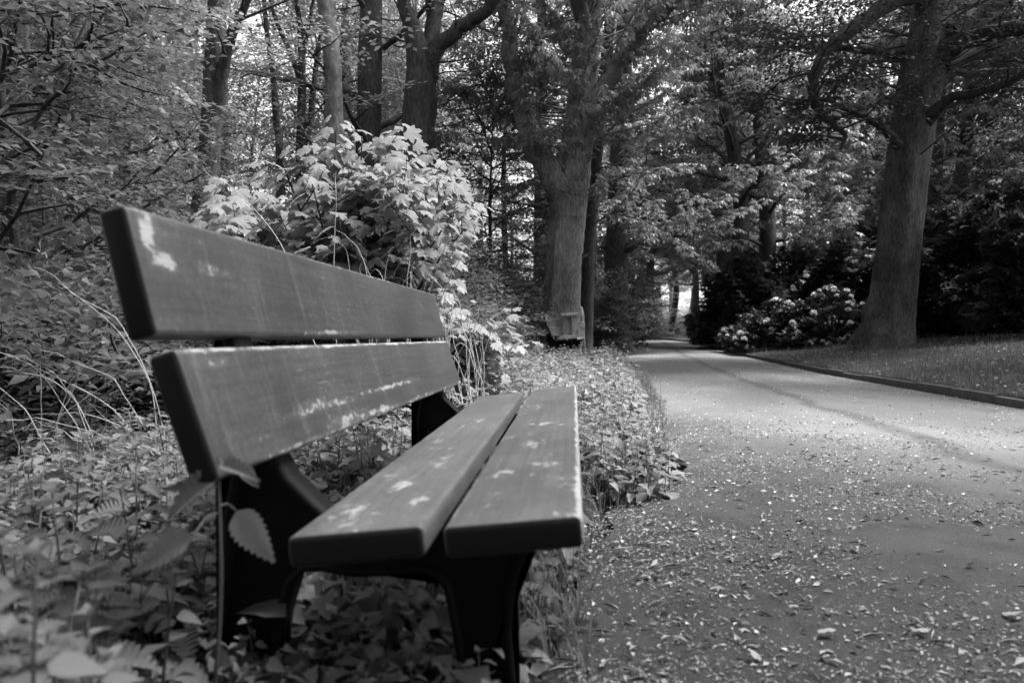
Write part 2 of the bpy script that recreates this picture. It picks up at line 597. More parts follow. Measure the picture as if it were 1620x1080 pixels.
# ------------------------------------------------------------------ the painted plank material of the bench
def plank_mat(name, chips, edge_hi, streak, seed, half_w, noise_chip=.66, val=.055, rough=.42, both=0.0):
    """chips: (along, across, r_along, r_across, strength); edge_hi: list of (side, width, from, to, threshold)"""
    q = N(name)
    c = q.coords()
    sp = q.n('ShaderNodeSeparateXYZ')
    q.t.links.new(c, sp.inputs[0])
    X, Y, Z = sp.outputs
    mp = q.n('ShaderNodeMapping')
    mp.inputs['Location'].default_value = (seed * 3.7, seed * 1.3, seed * .7)
    q.t.links.new(c, mp.inputs[0])
    c = mp.outputs[0]
    el = q.n('ShaderNodeMapping')
    el.inputs['Scale'].default_value = (.55, 1, 1)
    q.t.links.new(c, el.inputs[0])
    nc = q.noise(el.outputs[0], 30, 9, .74, .25)
    nb = q.noise(c, 28, 5, .65)
    nf = q.noise(c, 95, 4, .7)
    grain = q.n('ShaderNodeMapping')
    grain.inputs['Scale'].default_value = (1.2, 40, 40)
    q.t.links.new(c, grain.inputs[0])
    ng = q.noise(grain.outputs[0], 3, 4, .6)
    run = q.n('ShaderNodeMapping')
    run.inputs['Scale'].default_value = (17, 1.6, 2)
    q.t.links.new(c, run.inputs[0])
    nr = q.noise(run.outputs[0], 1.6, 7, .72, .3)
    big = q.noise(c, 3.0, 4, .6)
    infl = None
    def add(m):
        nonlocal infl
        infl = m if infl is None else q.math('MAXIMUM', infl, m)
    w1 = q.math('MULTIPLY_ADD', q.noise(c, 22, 6, .7), 3.6, -1.8)
    wsh = q.n('ShaderNodeVectorMath', operation='ADD')
    q.t.links.new(c, wsh.inputs[0])
    wsh.inputs[1].default_value = (3.3, 7.1, 1.7)
    w2 = q.math('MULTIPLY_ADD', q.noise(wsh.outputs[0], 16, 6, .7), 3.6, -1.8)
    for ca, cb, ra, rb, st in chips:
        ex = q.math('DIVIDE', q.math('SUBTRACT', X, ca), ra)
        ey = q.math('DIVIDE', q.math('SUBTRACT', Y, cb), rb)
        ex, ey = q.math('ADD', ex, w1), q.math('ADD', ey, w2)
        d2 = q.math('ADD', q.math('MULTIPLY', ex, ex), q.math('MULTIPLY', ey, ey))
        add(q.math('MULTIPLY', q.math('EXPONENT', q.math('MULTIPLY', d2, -.8)), st))
    for side, wd, x0, x1, th in edge_hi:
        d = q.math('SUBTRACT', half_w, q.math('MULTIPLY', Y, side))
        d = q.math('DIVIDE', q.math('MAXIMUM', d, 0.0), wd * 1.6)
        m = q.math('EXPONENT', q.math('MULTIPLY', q.math('MULTIPLY', d, d), -1.0))
        lim = q.math('MULTIPLY', q.step(X, x0 - .1, x0), q.step(X, x1, x1 + .1, 1, 0))
        add(q.math('MULTIPLY', m, q.math('MULTIPLY', lim, 1.3 - th)))
    lift = q.math('ADD', q.math('MULTIPLY', infl, .50), q.math('MULTIPLY_ADD', big, .30, -.15))
    nc = q.math('MULTIPLY_ADD', nc, 2.2, -.6)
    mask = q.math('MULTIPLY', q.step(q.math('ADD', nc, lift), noise_chip, noise_chip + .06), .78)
    fleck = q.math('MULTIPLY', q.step(q.math('ADD', nf, q.math('MULTIPLY', lift, .25)), .68, .74), .6)
    mask = q.math('MAXIMUM', mask, fleck)
    v = q.math('MULTIPLY', q.step(ng, .3, .7, .85, 1.15), val)
    v = q.math('MULTIPLY', v, q.step(big, .3, .7, .8, 1.25))
    v = q.math('ADD', v, q.math('MULTIPLY', q.step(nr, .52, .75), streak))
    v = q.math('ADD', v, q.math('MULTIPLY', q.step(infl, .1, .8), .035))
    wood = q.math('MULTIPLY', q.step(ng, .3, .7, .8, 1.2), .38)
    end_shade = q.step(q.math('ABSOLUTE', X), L_B / 2 - .006, L_B / 2 - .003)      # shade of the unlit plank ends put into the colour
    scr = q.n('ShaderNodeMapping')
    scr.inputs['Scale'].default_value = (5, 60, 60)
    scr.inputs['Rotation'].default_value = (0, 0, .06)
    q.t.links.new(c, scr.inputs[0])
    ns_ = q.noise(scr.outputs[0], 2.2, 5, .7)
    v = q.math('ADD', v, q.math('MULTIPLY', q.math('MULTIPLY', q.step(ns_, .60, .70), q.step(big, .35, .6)), .08))
    v = q.math('MULTIPLY', v, q.step(nf, .3, .7, .8, 1.2))
    v = q.mix(mask, v, wood)
    v = q.mix(end_shade, v, .018)
    h = q.math('ADD', q.math('MULTIPLY', ng, .35), q.math('MULTIPLY', q.math('SUBTRACT', 1.0, mask), .5))
    return q.done(q.principled(v, q.mix(mask, rough, .85), q.mix(end_shade, .35, .1), q.bump(h, .5, .002)))

# ------------------------------------------------------------------ the near bench
A = math.atan(95 / F_PX)
L_B = 2.15
V0 = .98
HW = .09
hl = L_B / 2
bench = thing('park_bench', 'weathered dark painted park bench on black iron legs with chipped planks, large in front', 'bench', (0, 0, 0), -A)
def plank(name, p_a, p_b, thick, mat, zfar=0.0, ufar=0.0, bev=.009):
    """front face runs from p_a to p_b in the (u, z) cross section; local X along bench, Y from b to a, Z out of the face"""
    p_a, p_b = np.array(p_a), np.array(p_b)
    wv = np.linalg.norm(p_a - p_b)
    d = (p_a - p_b) / wv                       # across
    n = np.array([d[1], -d[0]])                # outward (to the right and up)
    mid = (p_a + p_b) / 2 - n * thick / 2
    bm = bmesh.new()
    bmesh.ops.create_cube(bm, size=1)
    for vv in bm.verts:
        vv.co = (vv.co.x * L_B, vv.co.y * wv, vv.co.z * thick)
    bmesh.ops.bevel(bm, geom=bm.edges[:], offset=bev, segments=4, profile=.5, affect='EDGES')
    me = bpy.data.meshes.new(name)
    bm.to_mesh(me)
    bm.free()
    me.materials.append(mat)
    me.polygons.foreach_set('use_smooth', np.ones(len(me.polygons), bool))
    me.set_sharp_from_angle(angle=RAD(50))
    o = bpy.data.objects.new(name, me)
    link(o, bench)
    from mathutils import Matrix
    ax = Vector((ufar, L_B, zfar)).normalized()
    yv = Vector((d[0], 0, d[1]))
    yv = (yv - ax * yv.dot(ax)).normalized()
    zv = ax.cross(yv)
    m = Matrix((ax, yv, zv)).transposed().to_4x4()
    m.translation = Vector((mid[0] + ufar / 2, V0 + hl, mid[1] + zfar / 2))
    o.matrix_local = m
    return o
# along-plank coordinate: -hl at the near end
up_m = plank_mat('backrest_paint_upper', [(-hl + .045, .052, .022, .028, 1.5), (-hl + .062, .018, .03, .016, 1.5), (-hl + .20, .018, .03, .012, .8), (-hl + .25, .012, .03, .008, .7),
                                          (-hl + .70, -.084, .20, .006, 1), (hl - .35, .035, .02, .02, .6)],
                 [(1, .004, -hl, hl, .5)], .045, 1, HW, .93)
lo_m = plank_mat('backrest_paint_lower', [(-hl + .50, -.035, .22, .008, .9), (-hl + .42, -.03, .10, .012, .8), (-hl + 1.1, -.03, .32, .006, .9), (-hl + .10, .07, .05, .012, .6),
                                          (-hl + .62, -.075, .12, .014, 1), (-hl + .85, -.08, .2, .009, 1), (-hl + .16, -.06, .06, .01, .5)],
                 [(1, .005, -hl, hl, .3), (-1, .006, -hl + .2, hl, .42)], .05, 2, HW, .90)
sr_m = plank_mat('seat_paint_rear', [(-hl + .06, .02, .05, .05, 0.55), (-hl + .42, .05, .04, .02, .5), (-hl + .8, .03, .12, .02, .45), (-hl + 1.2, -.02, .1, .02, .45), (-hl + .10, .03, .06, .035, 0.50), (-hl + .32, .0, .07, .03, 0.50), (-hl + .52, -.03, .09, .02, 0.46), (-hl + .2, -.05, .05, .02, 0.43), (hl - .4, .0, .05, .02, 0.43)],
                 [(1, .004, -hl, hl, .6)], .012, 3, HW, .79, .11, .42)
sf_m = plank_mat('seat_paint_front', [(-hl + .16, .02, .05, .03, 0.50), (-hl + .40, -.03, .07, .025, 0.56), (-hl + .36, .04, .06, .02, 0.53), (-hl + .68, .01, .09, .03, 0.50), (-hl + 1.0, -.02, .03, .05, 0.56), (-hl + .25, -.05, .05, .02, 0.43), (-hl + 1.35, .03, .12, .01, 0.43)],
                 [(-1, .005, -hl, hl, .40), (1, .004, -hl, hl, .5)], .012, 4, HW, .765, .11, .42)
plank('backrest_plank', (-.595, .758), (-.550, .583), .042, up_m, 0, .03)
plank('backrest_plank', (-.526, .566), (-.464, .391), .042, lo_m, 0, .012)
plank('seat_plank', (-.374, .317), (-.193, .336), .042, sr_m, .02, -.005)
plank('seat_plank', (-.167, .334), (.012, .353), .042, sf_m, .03, .004)

leg_pts = [(-.605, .735), (-.60, .66), (-.575, .56), (-.555, .47), (-.560, .36), (-.578, .28), (-.574, .226), (-.579, .163), (-.588, .10), (-.60, .03), (-.60, -.08), (-.49, -.08),
           (-.496, .03), (-.484, .113), (-.464, .175), (-.44, .195), (-.409, .196), (-.356, .188), (-.293, .191), (-.246, .198), (-.222, .190), (-.206, .170), (-.195, .116), (-.183, .05), (-.175, -.08), (-.085, -.08),
           (-.095, .03), (-.101, .094), (-.098, .14), (-.090, .19), (-.070, .235), (-.03, .295), (-.03, .305), (-.18, .2925), (-.20, .2905), (-.37, .2725), (-.395, .275), (-.431, .305), (-.473, .345), (-.505, .40), (-.535, .49), (-.575, .62), (-.598, .738)]
def make_leg(v):
    pts = np.array(leg_pts)
    # light smoothing of the outline
    P = pts
    me = bpy.data.meshes.new('leg')
    bm = bmesh.new()
    n = len(P)
    t = .024
    v1 = [bm.verts.new((p[0], -t / 2, p[1])) for p in P]
    v2 = [bm.verts.new((p[0], t / 2, p[1])) for p in P]
    for i in range(n):
        j = (i + 1) % n
        bm.faces.new((v1[i], v1[j], v2[j], v2[i]))
    f1 = bm.faces.new(v1)
    f2 = bm.faces.new(v2[::-1])
    bmesh.ops.triangulate(bm, faces=[f1, f2])
    bmesh.ops.recalc_face_normals(bm, faces=bm.faces[:])
    bm.to_mesh(me)
    bm.free()
    me.materials.append(M_IRON)
    leg = part('leg', me, bench, (0, v, 0))
    # raised rim that follows the outline
    area = .5 * np.sum(P[:, 0] * np.roll(P[:, 1], -1) - np.roll(P[:, 0], -1) * P[:, 1])
    e = np.roll(P, -1, 0) - np.roll(P, 1, 0)
    e /= np.linalg.norm(e, axis=1, keepdims=True)
    nrm = np.stack([-e[:, 1], e[:, 0]], 1) * (1 if area > 0 else -1)
    I = P + nrm * .010
    O = P - nrm * .002
    hw = .034
    V = np.concatenate([np.stack([O[:, 0], np.full(n, -hw), O[:, 1]], 1), np.stack([I[:, 0], np.full(n, -hw), I[:, 1]], 1),
                        np.stack([I[:, 0], np.full(n, hw), I[:, 1]], 1), np.stack([O[:, 0], np.full(n, hw), O[:, 1]], 1)])
    idx = np.arange(n)
    nx = (idx + 1) % n
    F = np.concatenate([np.stack([idx + k * n, nx + k * n, nx + ((k + 1) % 4) * n, idx + ((k + 1) % 4) * n], 1) for k in range(4)])
    part('rim', to_mesh('leg_rim', V, F, M_IRON), leg)
    return leg
make_leg(V0 * 1.26 + .034)
make_leg(V0 + L_B - .27)

# ------------------------------------------------------------------ the second bench and the boards beside the old chestnut
b2 = dup(bench, (1.05, 13.35, .215), -.16, 1, 'second weathered bench seen end-on in front of the old chestnut trunk')
stand = thing('wooden_stand', 'pale weathered board stand with a round post, at the foot of the old chestnut', 'wooden stand', (1.3, 16.3, .2))
zz = lambda py: CAM_H + (533 - py) / F_PX * 16.3 - .2
xx = lambda px: (px - 810) / F_PX * 16.3 - 1.3
def board(name, x0, x1, y0, y1, dy, t=.04, mat=M_WOODGREY, tilt=0.0):
    me = box_mesh(name, abs(xx(x1) - xx(x0)), t, abs(zz(y1) - zz(y0)), mat, .006, 1)
    return part(name, me, stand, ((xx(x0) + xx(x1)) / 2, dy, (zz(y0) + zz(y1)) / 2), (0, tilt, 0))
board('panel_board', 891, 905, 501, 548, .05, .04)
board('panel_board', 904, 914, 498, 548, -.02, .05, tilt=-.03)
board('top_board', 886.5, 917, 494.8, 499, 0, .24, tilt=-.05)
board('cross_board', 914.5, 925, 509, 518.5, -.03, .05)
board('foot_board', 913, 921.5, 520, 546, -.05, .05)
board('front_board', 880, 915, 530, 536, -.25, .20, tilt=-.06)
pv, pf = tube([(xx(925), .03, -.25), (xx(921.5), .03, zz(500)), (xx(919), .03, zz(486.3))], [.042, .042, .04], 10)
part('post', to_mesh('post', pv, pf, M_WOODGREY, True), stand)

# ------------------------------------------------------------------ trees
def branch(p, d, L, r, rng, n=5, up=.15, wob=.18):
    P = [np.array(p, float)]
    d = np.array(d, float)
    d /= np.linalg.norm(d)
    for i in range(n):
        d = d + rng.normal(0, wob, 3) + np.array([0, 0, up])
        d /= np.linalg.norm(d)
        P.append(P[-1] + d * L / n)
    return np.array(P), np.linspace(r, r * .25, n + 1)

def sample(P, t):
    t = t * (len(P) - 1)
    i = min(int(t), len(P) - 2)
    return P[i] + (P[i + 1] - P[i]) * (t - i), (P[i + 1] - P[i]) / max(np.linalg.norm(P[i + 1] - P[i]), 1e-9)

def leafy(P, R, rng, n_sec, t0, Lr, up=.05, step=.35, sides=4, tips=None, wood=None, spread=(35, 75), n_ter=0):
    """secondary branches off limb P: appends wood tubes and leaf-bearing tips"""
    for i in range(n_sec):
        t = t0 + (1 - t0) * (i + rng.uniform(.2, .8)) / n_sec
        p, d = sample(P, t)
        a = RAD(rng.uniform(*spread)) * (1 if i % 2 else -1)
        h = np.array([d[0], d[1], 0])
        if np.linalg.norm(h) < .25:
            an = rng.uniform(0, 6.283)
            h = np.array([math.cos(an), math.sin(an), 0])
        h /= np.linalg.norm(h)
        dd = rotz(a) @ h
        dd[2] = rng.uniform(-.15, .45)
        L = rng.uniform(*Lr) * (1.15 - .5 * t)
        r = min(.03, .012 + .008 * L)
        B, br = branch(p, dd, L, r, rng, 4, up, .16)
        wood.append(tube(B, br, sides))
        m = max(2, int(L / step))
        for j in range(m):
            tt = .2 + .8 * (j + .8) / m
            pp, d2 = sample(B, min(tt, 1))
            s = 1 if j % 2 else -1
            az = RAD(rng.uniform(15, 60)) * s * (0 if j == m - 1 else 1)
            d3 = rotz(az) @ d2
            tips.append((pp, d3))

def crown_mesh(name, tips, Ts, size, mat, rng, flat=.5, roll=.3, down=0.0):
    P = np.array([t[0] for t in tips])
    D = np.array([t[1] for t in tips])
    D[:, 2] -= down
    S = rng.uniform(size[0], size[1], len(P))
    V, F = bake_mixed(Ts, frames(D, rng.normal(0, roll, len(P)), flat), P, S, rng)
    return to_mesh(name, V, F, mat)

def forest_variant(seed, H, r0, hb, Rc, nl, bark, Ts=SPRAY_FAR, size=(.8, 1.35), mat=M_FAR, fork=False, nsec=6, step=.5, lean=.25, down=.0, flat=.5):
    rng = np.random.default_rng(seed)
    wood, tips = [], []
    pts = np.array([(0, 0, -.4), (0, 0, .05), (0, 0, .6), (0, 0, H * .3), (0, 0, H * .6), (0, 0, H)], float)
    pts[2:, :2] += np.cumsum(rng.normal(0, lean, (4, 2)), 0)
    rad = np.array([r0 * 1.7, r0 * 1.45, r0 * 1.08, r0 * .9, r0 * .6, r0 * .12])
    P, R = smooth_line(pts, rad, 5)
    wood.append(tube(P, R, 12, 1, .06, rng))
    for i in range(nl):
        f = (i + rng.uniform(0, .9)) / nl
        z = hb + (H * .97 - hb) * f
        t = np.interp(z, P[:, 2], np.linspace(0, 1, len(P)))
        p, _ = sample(P, t)
        az = i * 2.4 + rng.uniform(-.5, .5)
        el = RAD(rng.uniform(5, 35) + 25 * f)
        L = Rc * (1 - .75 * max(f - .2, 0) ** 1.3) * rng.uniform(.65, 1.1)
        B, br = branch(p, (math.cos(az) * math.cos(el), math.sin(az) * math.cos(el), math.sin(el)), L, max(.025, r0 * .28 * (1 - .6 * f)), rng, 5, .06, .13)
        wood.append(tube(B, br, 5))
        leafy(B, br, rng, nsec, .22, (Rc * .25, Rc * .5), .02, step, 3, tips, wood)
        tips.append((B[-1], B[-1] - B[-2]))
    V, F = join(wood)
    tm = to_mesh('trunk', V, F, bark, True)
    cm = crown_mesh('crown', tips, Ts, size, mat, rng, flat, .3, down)
    return tm, cm

def tree_thing(name, label, cat, var, loc, rz, s=1.0, group=None):
    t = thing(name, label, cat, loc, rz, group)
    t.scale = (s, s, s)
    part('trunk', var[0], t)
    part('crown', var[1], t)
    return t

def custom_tree(name, label, base, limbs, bark, Ts, size, mat, seed, zmin=2.0, per_m=1.1, Lr=(1.0, 2.2), step=.4, ridge=.0, sides=16, flare=1.0, down=.0, flat=.5, group=None, leaf_parts=0, roll=.3, cat='tree', t_leaf=.3, upb=.05, bare=0.0, zmin_limb=None, top_fill=0, limb_bark=None):
    """limbs: list of (world points, radii); the first is the trunk, the others become limb parts"""
    rng = np.random.default_rng(seed)
    base = np.array(base, float)
    root = thing(name, label, cat, tuple(base), 0, group)
    tips = []
    for k, (P, R) in enumerate(limbs):
        P = np.array(P, float) - base
        wood = []
        Ps, Rs = smooth_line(P, R, 6 if k else 9)
        if k:
            Ps[2:] += rng.normal(0, 1, Ps[2:].shape) * Rs[2:, None] * np.linspace(.05, .3, len(Ps) - 2)[:, None]
        wood.append(tube(Ps, Rs, sides if k == 0 else max(8, sides // 2), 1, ridge if k == 0 else ridge * .6, rng))
        L = np.sum(np.linalg.norm(np.diff(Ps, axis=0), axis=1))
        zt = ((zmin if (k == 0 or zmin_limb is None) else zmin_limb) - base[2])
        above = np.nonzero(Ps[:, 2] > zt)[0]
        t0 = max(t_leaf if k else 0, (above[0] / len(Ps)) if len(above) else 1)
        if t0 < .98:
            if k == 0 and top_fill:
                leafy(Ps, Rs, rng, int(L * top_fill), max(t0, .55), (2.5, 5.0), upb, step, 4, tips, wood)
            leafy(Ps, Rs, rng, max(2, int(L * (1 - t0) * per_m)), t0, Lr, upb, step, 4, tips, wood)
        V, F = join(wood)
        part('trunk' if k == 0 else 'limb', to_mesh('trunk' if k == 0 else 'limb', V, F, bark if (k == 0 or limb_bark is None) else limb_bark, True), root)
    if bare:
        # hardly any leaves close to the stems of an old crown
        keep = []
        T0 = smooth_line(np.array(limbs[0][0]) - base, limbs[0][1], 6)[0]
        for p, d in tips:
            ax_ = np.array([np.interp(p[2], T0[:, 2], T0[:, 0]), np.interp(p[2], T0[:, 2], T0[:, 1])])
            if p[2] > 8.6 or np.linalg.norm(p[:2] - ax_) > bare * rng.uniform(.75, 1.25):
                keep.append((p, d))
        tips = keep
    if tips:
        if leaf_parts:
            # the leaf rosettes nearest to the camera are parts, the rest is the crown
            W = np.array([t[0] for t in tips]) + base
            el = (W[:, 2] - CAM_H) / W[:, 1]
            sc = W[:, 1] + 100 * ((el > .46) | (np.abs(W[:, 0] / W[:, 1]) > .68) | (W[:, 1] < 1))
            order = np.argsort(sc)
            pick = set(order[:leaf_parts].tolist())
            from mathutils import Matrix
            meshes = [to_mesh('leaf', T[0], T[1], mat) for T in CHEST]
            for i in sorted(pick):
                p, d = tips[i]
                Rt = frames(np.array([[d[0], d[1], d[2] * flat - down]]), rng.normal(0, roll, 1))[0]
                sz_ = rng.uniform(*size)
                for lp, ld_, sc_, kk in rosette(rng, CHEST):
                    Rm = Rt @ frames(ld_[None], rng.normal(0, .25, 1))[0] * (sc_ * sz_)
                    o = bpy.data.objects.new('leaf', meshes[kk])
                    link(o, root)
                    m = Matrix(Rm.tolist()).to_4x4()
                    m.translation = Vector(np.array(p) + Rt @ lp * sz_)
                    o.matrix_local = m
            tips = [t for i, t in enumerate(tips) if i not in pick]
        part('crown', crown_mesh('crown', tips, Ts, size, mat, rng, flat, roll, down), root)
    return root

def pxlimb(pts, Z0):
    """pts: (px, py, width px, depth offset)"""
    P = [at(a, b, Z0 + dz) for a, b, _, dz in pts]
    R = [wv / 2 / F_PX * (Z0 + dz) for _, _, wv, dz in pts]
    return np.array(P), np.array(R)

# the old chestnut by the path
Z6 = 18.5
tr = pxlimb([(886, 590, 92, 0), (887, 530, 74, 0), (889, 490, 58, 0), (893, 420, 52, 0), (900, 340, 55, 0), (906, 290, 58, 0), (920, 195, 44, 0), (928, 90, 39, 0), (935, -40, 36, 0), (945, -300, 26, .5), (950, -560, 8, .5)], Z6)
l1 = pxlimb([(897, 372, 34, 0), (892, 325, 40, -.05), (876, 285, 37, -.25), (846, 232, 33, -.5), (822, 170, 29, -.8), (806, 90, 26, -1.1), (796, 0, 24, -1.4), (770, -160, 16, -2), (735, -330, 6, -2.5)], Z6)
l2 = pxlimb([(913, 262, 30, 0), (926, 212, 34, .05), (950, 150, 29, .1), (985, 90, 26, 0), (1030, 35, 22, -.3), (1075, -5, 18, -.6), (1140, -110, 12, -1), (1190, -240, 5, -1.5)], Z6)
l3 = pxlimb([(929, 90, 24, 0), (926, 45, 27, -.2), (905, -30, 24, -1), (880, -140, 18, -2.4), (865, -260, 7, -4)], Z6)
base6 = at(889, 533, Z6)
base6[2] = float(gz(base6[0], base6[1]))
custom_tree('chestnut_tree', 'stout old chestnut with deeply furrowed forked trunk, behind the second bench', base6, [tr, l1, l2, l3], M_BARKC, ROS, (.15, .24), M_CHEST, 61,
            3.8, 6.0, (1.0, 3.0), .36, .15, 36, down=.1, flat=.4, leaf_parts=56, t_leaf=.4, bare=1.0, zmin_limb=2.5, top_fill=5)

# its dark slimmer neighbour just behind
tr = pxlimb([(924, 580, 30, 0), (926, 520, 25, 0), (930, 420, 22, 0), (938, 300, 21, 0), (950, 180, 19, 0), (962, 60, 17, 0), (975, -120, 12, 0), (985, -420, 5, 0)], 21)
b = at(925, 533, 21); b[2] = float(gz(b[0], 21))
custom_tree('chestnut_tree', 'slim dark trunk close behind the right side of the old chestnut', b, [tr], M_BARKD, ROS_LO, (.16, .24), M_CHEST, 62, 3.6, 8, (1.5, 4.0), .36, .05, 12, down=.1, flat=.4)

# the third trunk along the path, flared, in shade
tr = pxlimb([(964, 560, 78, 0), (966, 525, 66, 0), (972, 490, 46, 0), (975, 440, 38, 0), (977, 380, 36, 0), (980, 280, 32, 0), (985, 150, 28, 0), (990, -50, 20, 0), (995, -250, 8, 0)], 25)
l1 = pxlimb([(982, 400, 16, 0), (1010, 384, 12, -.6), (1050, 376, 9, -1.4), (1085, 372, 4, -2)], 25)
b = at(966, 530, 25); b[2] = float(gz(b[0], 25))
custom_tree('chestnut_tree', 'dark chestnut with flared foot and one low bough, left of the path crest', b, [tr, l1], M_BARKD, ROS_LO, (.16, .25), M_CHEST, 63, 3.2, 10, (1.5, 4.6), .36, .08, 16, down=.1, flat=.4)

# the large tree on the right
Z11 = 18.0
tr = pxlimb([(1396, 590, 138, 0), (1398, 548, 100, 0), (1405, 510, 75, 0), (1414, 440, 64, 0), (1426, 330, 60, 0), (1438, 220, 60, 0), (1456, 110, 65, 0), (1472, 20, 62, 0), (1484, -120, 60, 0), (1500, -360, 34, 0), (1510, -640, 10, 0)], Z11)
la = pxlimb([(1462, -10, 34, -.3), (1420, 0, 26, -.8), (1370, 30, 22, -1.3), (1318, 70, 20, -1.6), (1292, 105, 17, -1.7), (1285, 140, 15, -1.7), (1292, 172, 13, -1.7), (1318, 196, 11, -1.6), (1335, 214, 7, -1.5), (1330, 236, 4, -1.5)], Z11)
lb = pxlimb([(1445, 95, 18, -.2), (1420, 90, 14, .3), (1370, 82, 11, .6), (1300, 76, 8, 1), (1215, 74, 4, 1.6)], Z11)
lc = pxlimb([(1418, 228, 20, -.3), (1398, 206, 12, -.7), (1370, 187, 9, -1), (1335, 172, 8, -1.2), (1300, 158, 5, -1.4), (1250, 165, 3, -1.8)], Z11)
ld = pxlimb([(1492, 60, 44, -.2), (1530, 22, 36, .4), (1580, -5, 32, .9), (1650, -50, 24, 1.6), (1750, -120, 10, 2.4)], Z11)
le = pxlimb([(1490, 85, 34, -.3), (1530, 62, 26, -.8), (1590, 50, 24, -1.4), (1680, 46, 18, -2.4), (1790, 30, 8, -3.4)], Z11)
lf = pxlimb([(1488, 105, 30, -.2), (1530, 86, 24, .3), (1600, 90, 22, .7), (1690, 110, 15, 1.2), (1780, 130, 6, 2)], Z11)
lg = pxlimb([(1462, 195, 24, -.3), (1500, 158, 15, -.8), (1545, 148, 13, -1.2), (1590, 132, 13, -1.7), (1630, 112, 11, -2.2), (1720, 85, 5, -3)], Z11)
lh = pxlimb([(1480, -60, 36, 0), (1400, -150, 26, -1.5), (1290, -190, 18, -3.5), (1180, -210, 8, -5.5)], Z11)
li = pxlimb([(1484, -120, 36, 0), (1510, -190, 26, -2), (1530, -200, 18, -4.5), (1560, -180, 8, -7)], Z11)
b = at(1398, 548, Z11); b[2] = float(gz(b[0], b[1]))
custom_tree('beech_tree', 'huge beech with fluted trunk and looping low limb, on the verge right of the path', b, [tr, la, lb, lc, ld, le, lf, lg, lh, li], M_BARKR, SPRAY_MID, (.5, .85), M_BEECH_SHADE, 64,
            4.5, 4.4, (1.0, 2.8), .28, .14, 32, flat=.5, t_leaf=.3, down=.15, bare=1.7, zmin_limb=2.4, top_fill=6, limb_bark=M_BARK)

# named trunks of the wood on the left
def simple(name, label, Z, trunk, limbs, bark, seed, size=(.7, 1.1), zmin=3.0, **kw):
    tr = pxlimb(trunk, Z)
    bx = np.interp(533 + F_PX * .5 / Z, [p[1] for p in trunk][::-1], [p[0] for p in trunk][::-1])
    b = at(bx, 533, Z)
    b[2] = float(gz(b[0], Z))
    return custom_tree(name, label, b, [tr] + [pxlimb(l, Z) for l in limbs], bark, SPRAY_FAR, size, M_FAR, seed, zmin, kw.pop('per_m', 1.6), kw.pop('Lr', (1.2, 3.0)), kw.pop('step', .5), .05, 14, **kw)
simple('forest_tree', 'dark forked trunk splitting into two stems, left of the bright maple bush', 13,
       [(320, 620, 52, 0), (318, 540, 44, 0), (318, 420, 40, 0), (322, 330, 36, 0), (332, 250, 34, 0), (338, 170, 34, 0), (342, 90, 32, 0), (345, 0, 28, 0), (350, -300, 18, 0), (352, -600, 5, 0)],
       [[(340, 190, 26, 0), (352, 130, 20, -.1), (362, 75, 18, -.2), (378, 30, 15, -.3), (396, -10, 12, -.4), (430, -200, 5, -.6)], [(322, 320, 14, 0), (306, 270, 10, -.2), (285, 215, 9, -.4), (270, 195, 4, -.6)]], M_BARK, 71, zmin=5.6, zmin_limb=4.6)
simple('forest_tree', 'straight pale grey trunk rising just behind the top of the maple bush', 15,
       [(536, 620, 42, 0), (535, 540, 36, 0), (533, 300, 30, 0), (530, 200, 28, 0), (526, 100, 27, 0), (517, 20, 27, 0), (512, -60, 24, 0), (500, -300, 16, 0), (495, -600, 5, 0)], [], M_BARKG, 72, zmin=8.5)
simple('forest_tree', 'broad dark double trunk behind the maple bush with a bough reaching right', 17,
       [(650, 620, 70, 0), (650, 540, 58, 0), (653, 300, 48, 0), (656, 220, 46, 0), (662, 150, 44, 0), (664, 95, 42, 0), (650, 40, 26, 0), (636, -20, 20, 0), (610, -300, 12, 0), (600, -560, 4, 0)],
       [[(672, 115, 30, 0), (695, 75, 26, -.2), (735, 40, 22, -.5), (775, 10, 17, -.8), (850, -100, 8, -1.5)], [(668, 100, 28, 0), (688, 30, 22, .2), (700, -40, 20, .3), (720, -280, 6, .5)],
        [(676, 560, 34, .7), (678, 300, 26, .7), (680, 160, 24, .7), (682, 60, 20, .7), (690, -200, 8, .7)]], M_BARKD, 73, zmin=7.0, zmin_limb=6)
simple('forest_tree', 'slender dark tree with steep V-shaped stems, between forked trunk and pale trunk', 20,
       [(476, 600, 24, 0), (476, 540, 20, 0), (476, 300, 16, 0), (477, 200, 15, 0), (478, 120, 13, 0), (475, 40, 9, 0), (462, -60, 6, 0), (455, -300, 3, 0)],
       [[(478, 235, 13, 0), (492, 190, 11, 0), (500, 110, 9, .1), (512, 20, 6, .2), (520, -120, 3, .2)], [(476, 130, 9, 0), (458, 80, 8, -.2), (436, 30, 6, -.3), (420, -30, 4, -.4)], [(478, 100, 8, 0), (488, 50, 6, 0), (500, -20, 4, 0)]], M_BARK, 74, zmin=7.5, per_m=1.2)
simple('forest_tree', 'slender dark stem left of the V-stemmed tree, leaning slightly to the left', 19,
       [(448, 600, 20, 0), (446, 540, 17, 0), (444, 260, 13, 0), (438, 190, 12, 0), (432, 110, 9, 0), (420, 20, 7, 0), (410, -200, 4, 0)], [], M_BARK, 75, zmin=7.0, per_m=1.4)
simple('forest_tree', 'thick dark trunk at the far left edge of the wood behind the young beeches', 11,
       [(120, 640, 80, 0), (122, 540, 62, 0), (126, 400, 50, 0), (135, 300, 46, 0), (150, 180, 42, 0), (166, 60, 38, 0), (176, 0, 36, 0), (190, -300, 22, 0), (196, -600, 6, 0)], [], M_BARK, 76, zmin=4.8)
